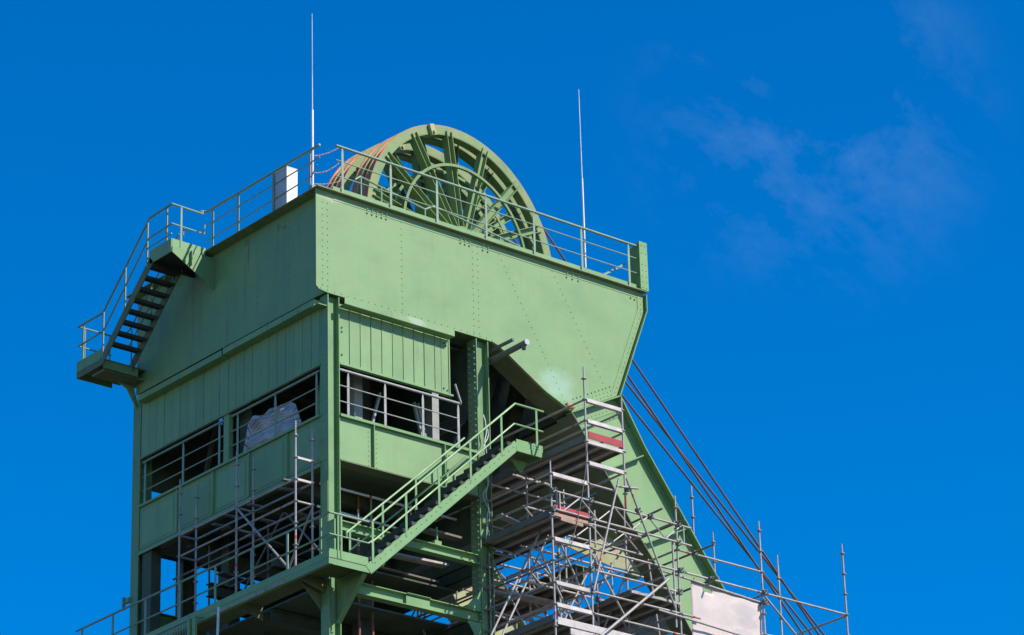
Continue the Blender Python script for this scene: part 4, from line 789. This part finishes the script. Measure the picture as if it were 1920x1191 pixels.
# further lattice beams and tubes between the front and rear rows
for (y, z, xa, xb) in ((-1.1, 27.95, 4.5, 8.0), (.1, 26.4, 5.6, 8.3), (1.4, 27.6, 5.6, 8.2)):
    l2 = obj('lattice_beam', MB().tube((xa, y, z), (xb, y, z), .0245), 'galv', sr, sm=True); obj('lower_chord', MB().tube((xa, y, z - .42), (xb, y, z - .42), .0245), 'galv', l2, sm=True)
    n_ = int((xb - xa)/.5)
    for i in range(n_):
        x = xa + .05 + i*(xb - xa - .1)/n_; a, b = (z - .4, z - .02) if i % 2 else (z - .02, z - .4); obj('lattice_diagonal', MB().tube((x, y, a), (x + (xb - xa - .1)/n_, y, b), .017, 8), 'galv', l2, sm=True)
for (p, q, mk) in (((4.4, -1.1, 27.0), (8.0, -1.1, 27.0), .3), ((4.4, -1.1, 26.2), (8.0, -1.1, 26.2), None), ((5.5, -1.1, 28.6), (5.5, -1.1, 24.5), None), ((6.6, -1.1, 28.3), (6.6, -1.1, 24.5), .6), ((7.6, -1.0, 28.0), (7.6, -1.0, 24.5), None),
                   ((5.5, -1.15, 27.3), (6.6, -1.15, 25.4), None), ((6.6, -1.15, 27.3), (5.5, -1.15, 25.4), .3), ((6.7, -.9, 27.5), (7.9, -.9, 25.2), .5), ((7.9, -.9, 27.5), (6.7, -.9, 25.2), None), ((4.45, -1.6, 26.9), (5.4, -1.6, 25.3), None), ((5.5, YF + .05, 26.8), (6.5, YF + .05, 25.4), .2), ((6.0, 3.2, 25.0), (7.4, 3.2, 27.0), None), ((7.0, 4.2, 25.2), (8.6, 4.2, 27.2), None), ((6.2, .6, 27.6), (6.9, .6, 25.0), None), ((7.3, .6, 25.2), (6.6, .6, 27.5), None)):
    tube(sr, p, q, 'diagonal' if p[0] != q[0] and p[2] != q[2] else 'ledger', mk)
for (x, y, z) in ((5.5, -1.1, 27.0), (6.6, -1.1, 27.0), (5.5, -1.1, 26.2), (6.6, -1.1, 26.2), (7.6, -1.0, 27.0), (5.65, YB, 26.4), (6.75, YB, 26.4), (X3, YF, 26.35), (X1, YF, 26.35), (X1, YF, 25.85)):
    obj('coupler', MB().box(x - .05, x + .05, y - .06, y + .03, z - .06, z + .06).tube((x - .02, y - .06, z), (x - .02, y - .12, z + .03), .014, 8), 'pipe', sr)
for (y, z) in ((1.0, 26.62), (1.35, 26.58), (2.0, 26.62)): obj('loose_plank', MB().bar((.6, y, z), (3.8, y + .15, z + .03), .24, .04), 'greywood', sr)

# loose tubes and boards inside the shaded lower bays
for (p, q) in (((.5, .6, 27.6), (.5, 6.6, 27.62)), ((.9, 1.0, 27.05), (.9, 5.2, 27.05)), ((1.4, 2.2, 26.6), (1.4, 2.2, 28.2)), ((1.0, 3.6, 26.55), (1.0, 3.6, 28.2)), ((.8, 5.6, 25.85), (.8, 5.6, 28.2)), ((.7, 2.6, 28.1), (.7, 4.2, 26.6)), ((.6, 1.0, 26.6), (.6, 2.4, 28.0))): tube(sr, p, q, 'loose_tube', m='pipe')
for (y, z) in ((1.6, 27.68), (3.3, 27.68), (4.4, 27.1)): obj('loose_plank', MB().bar((.25, y, z), (1.3, y + .25, z + .02), .22, .035), 'greywood', sr)
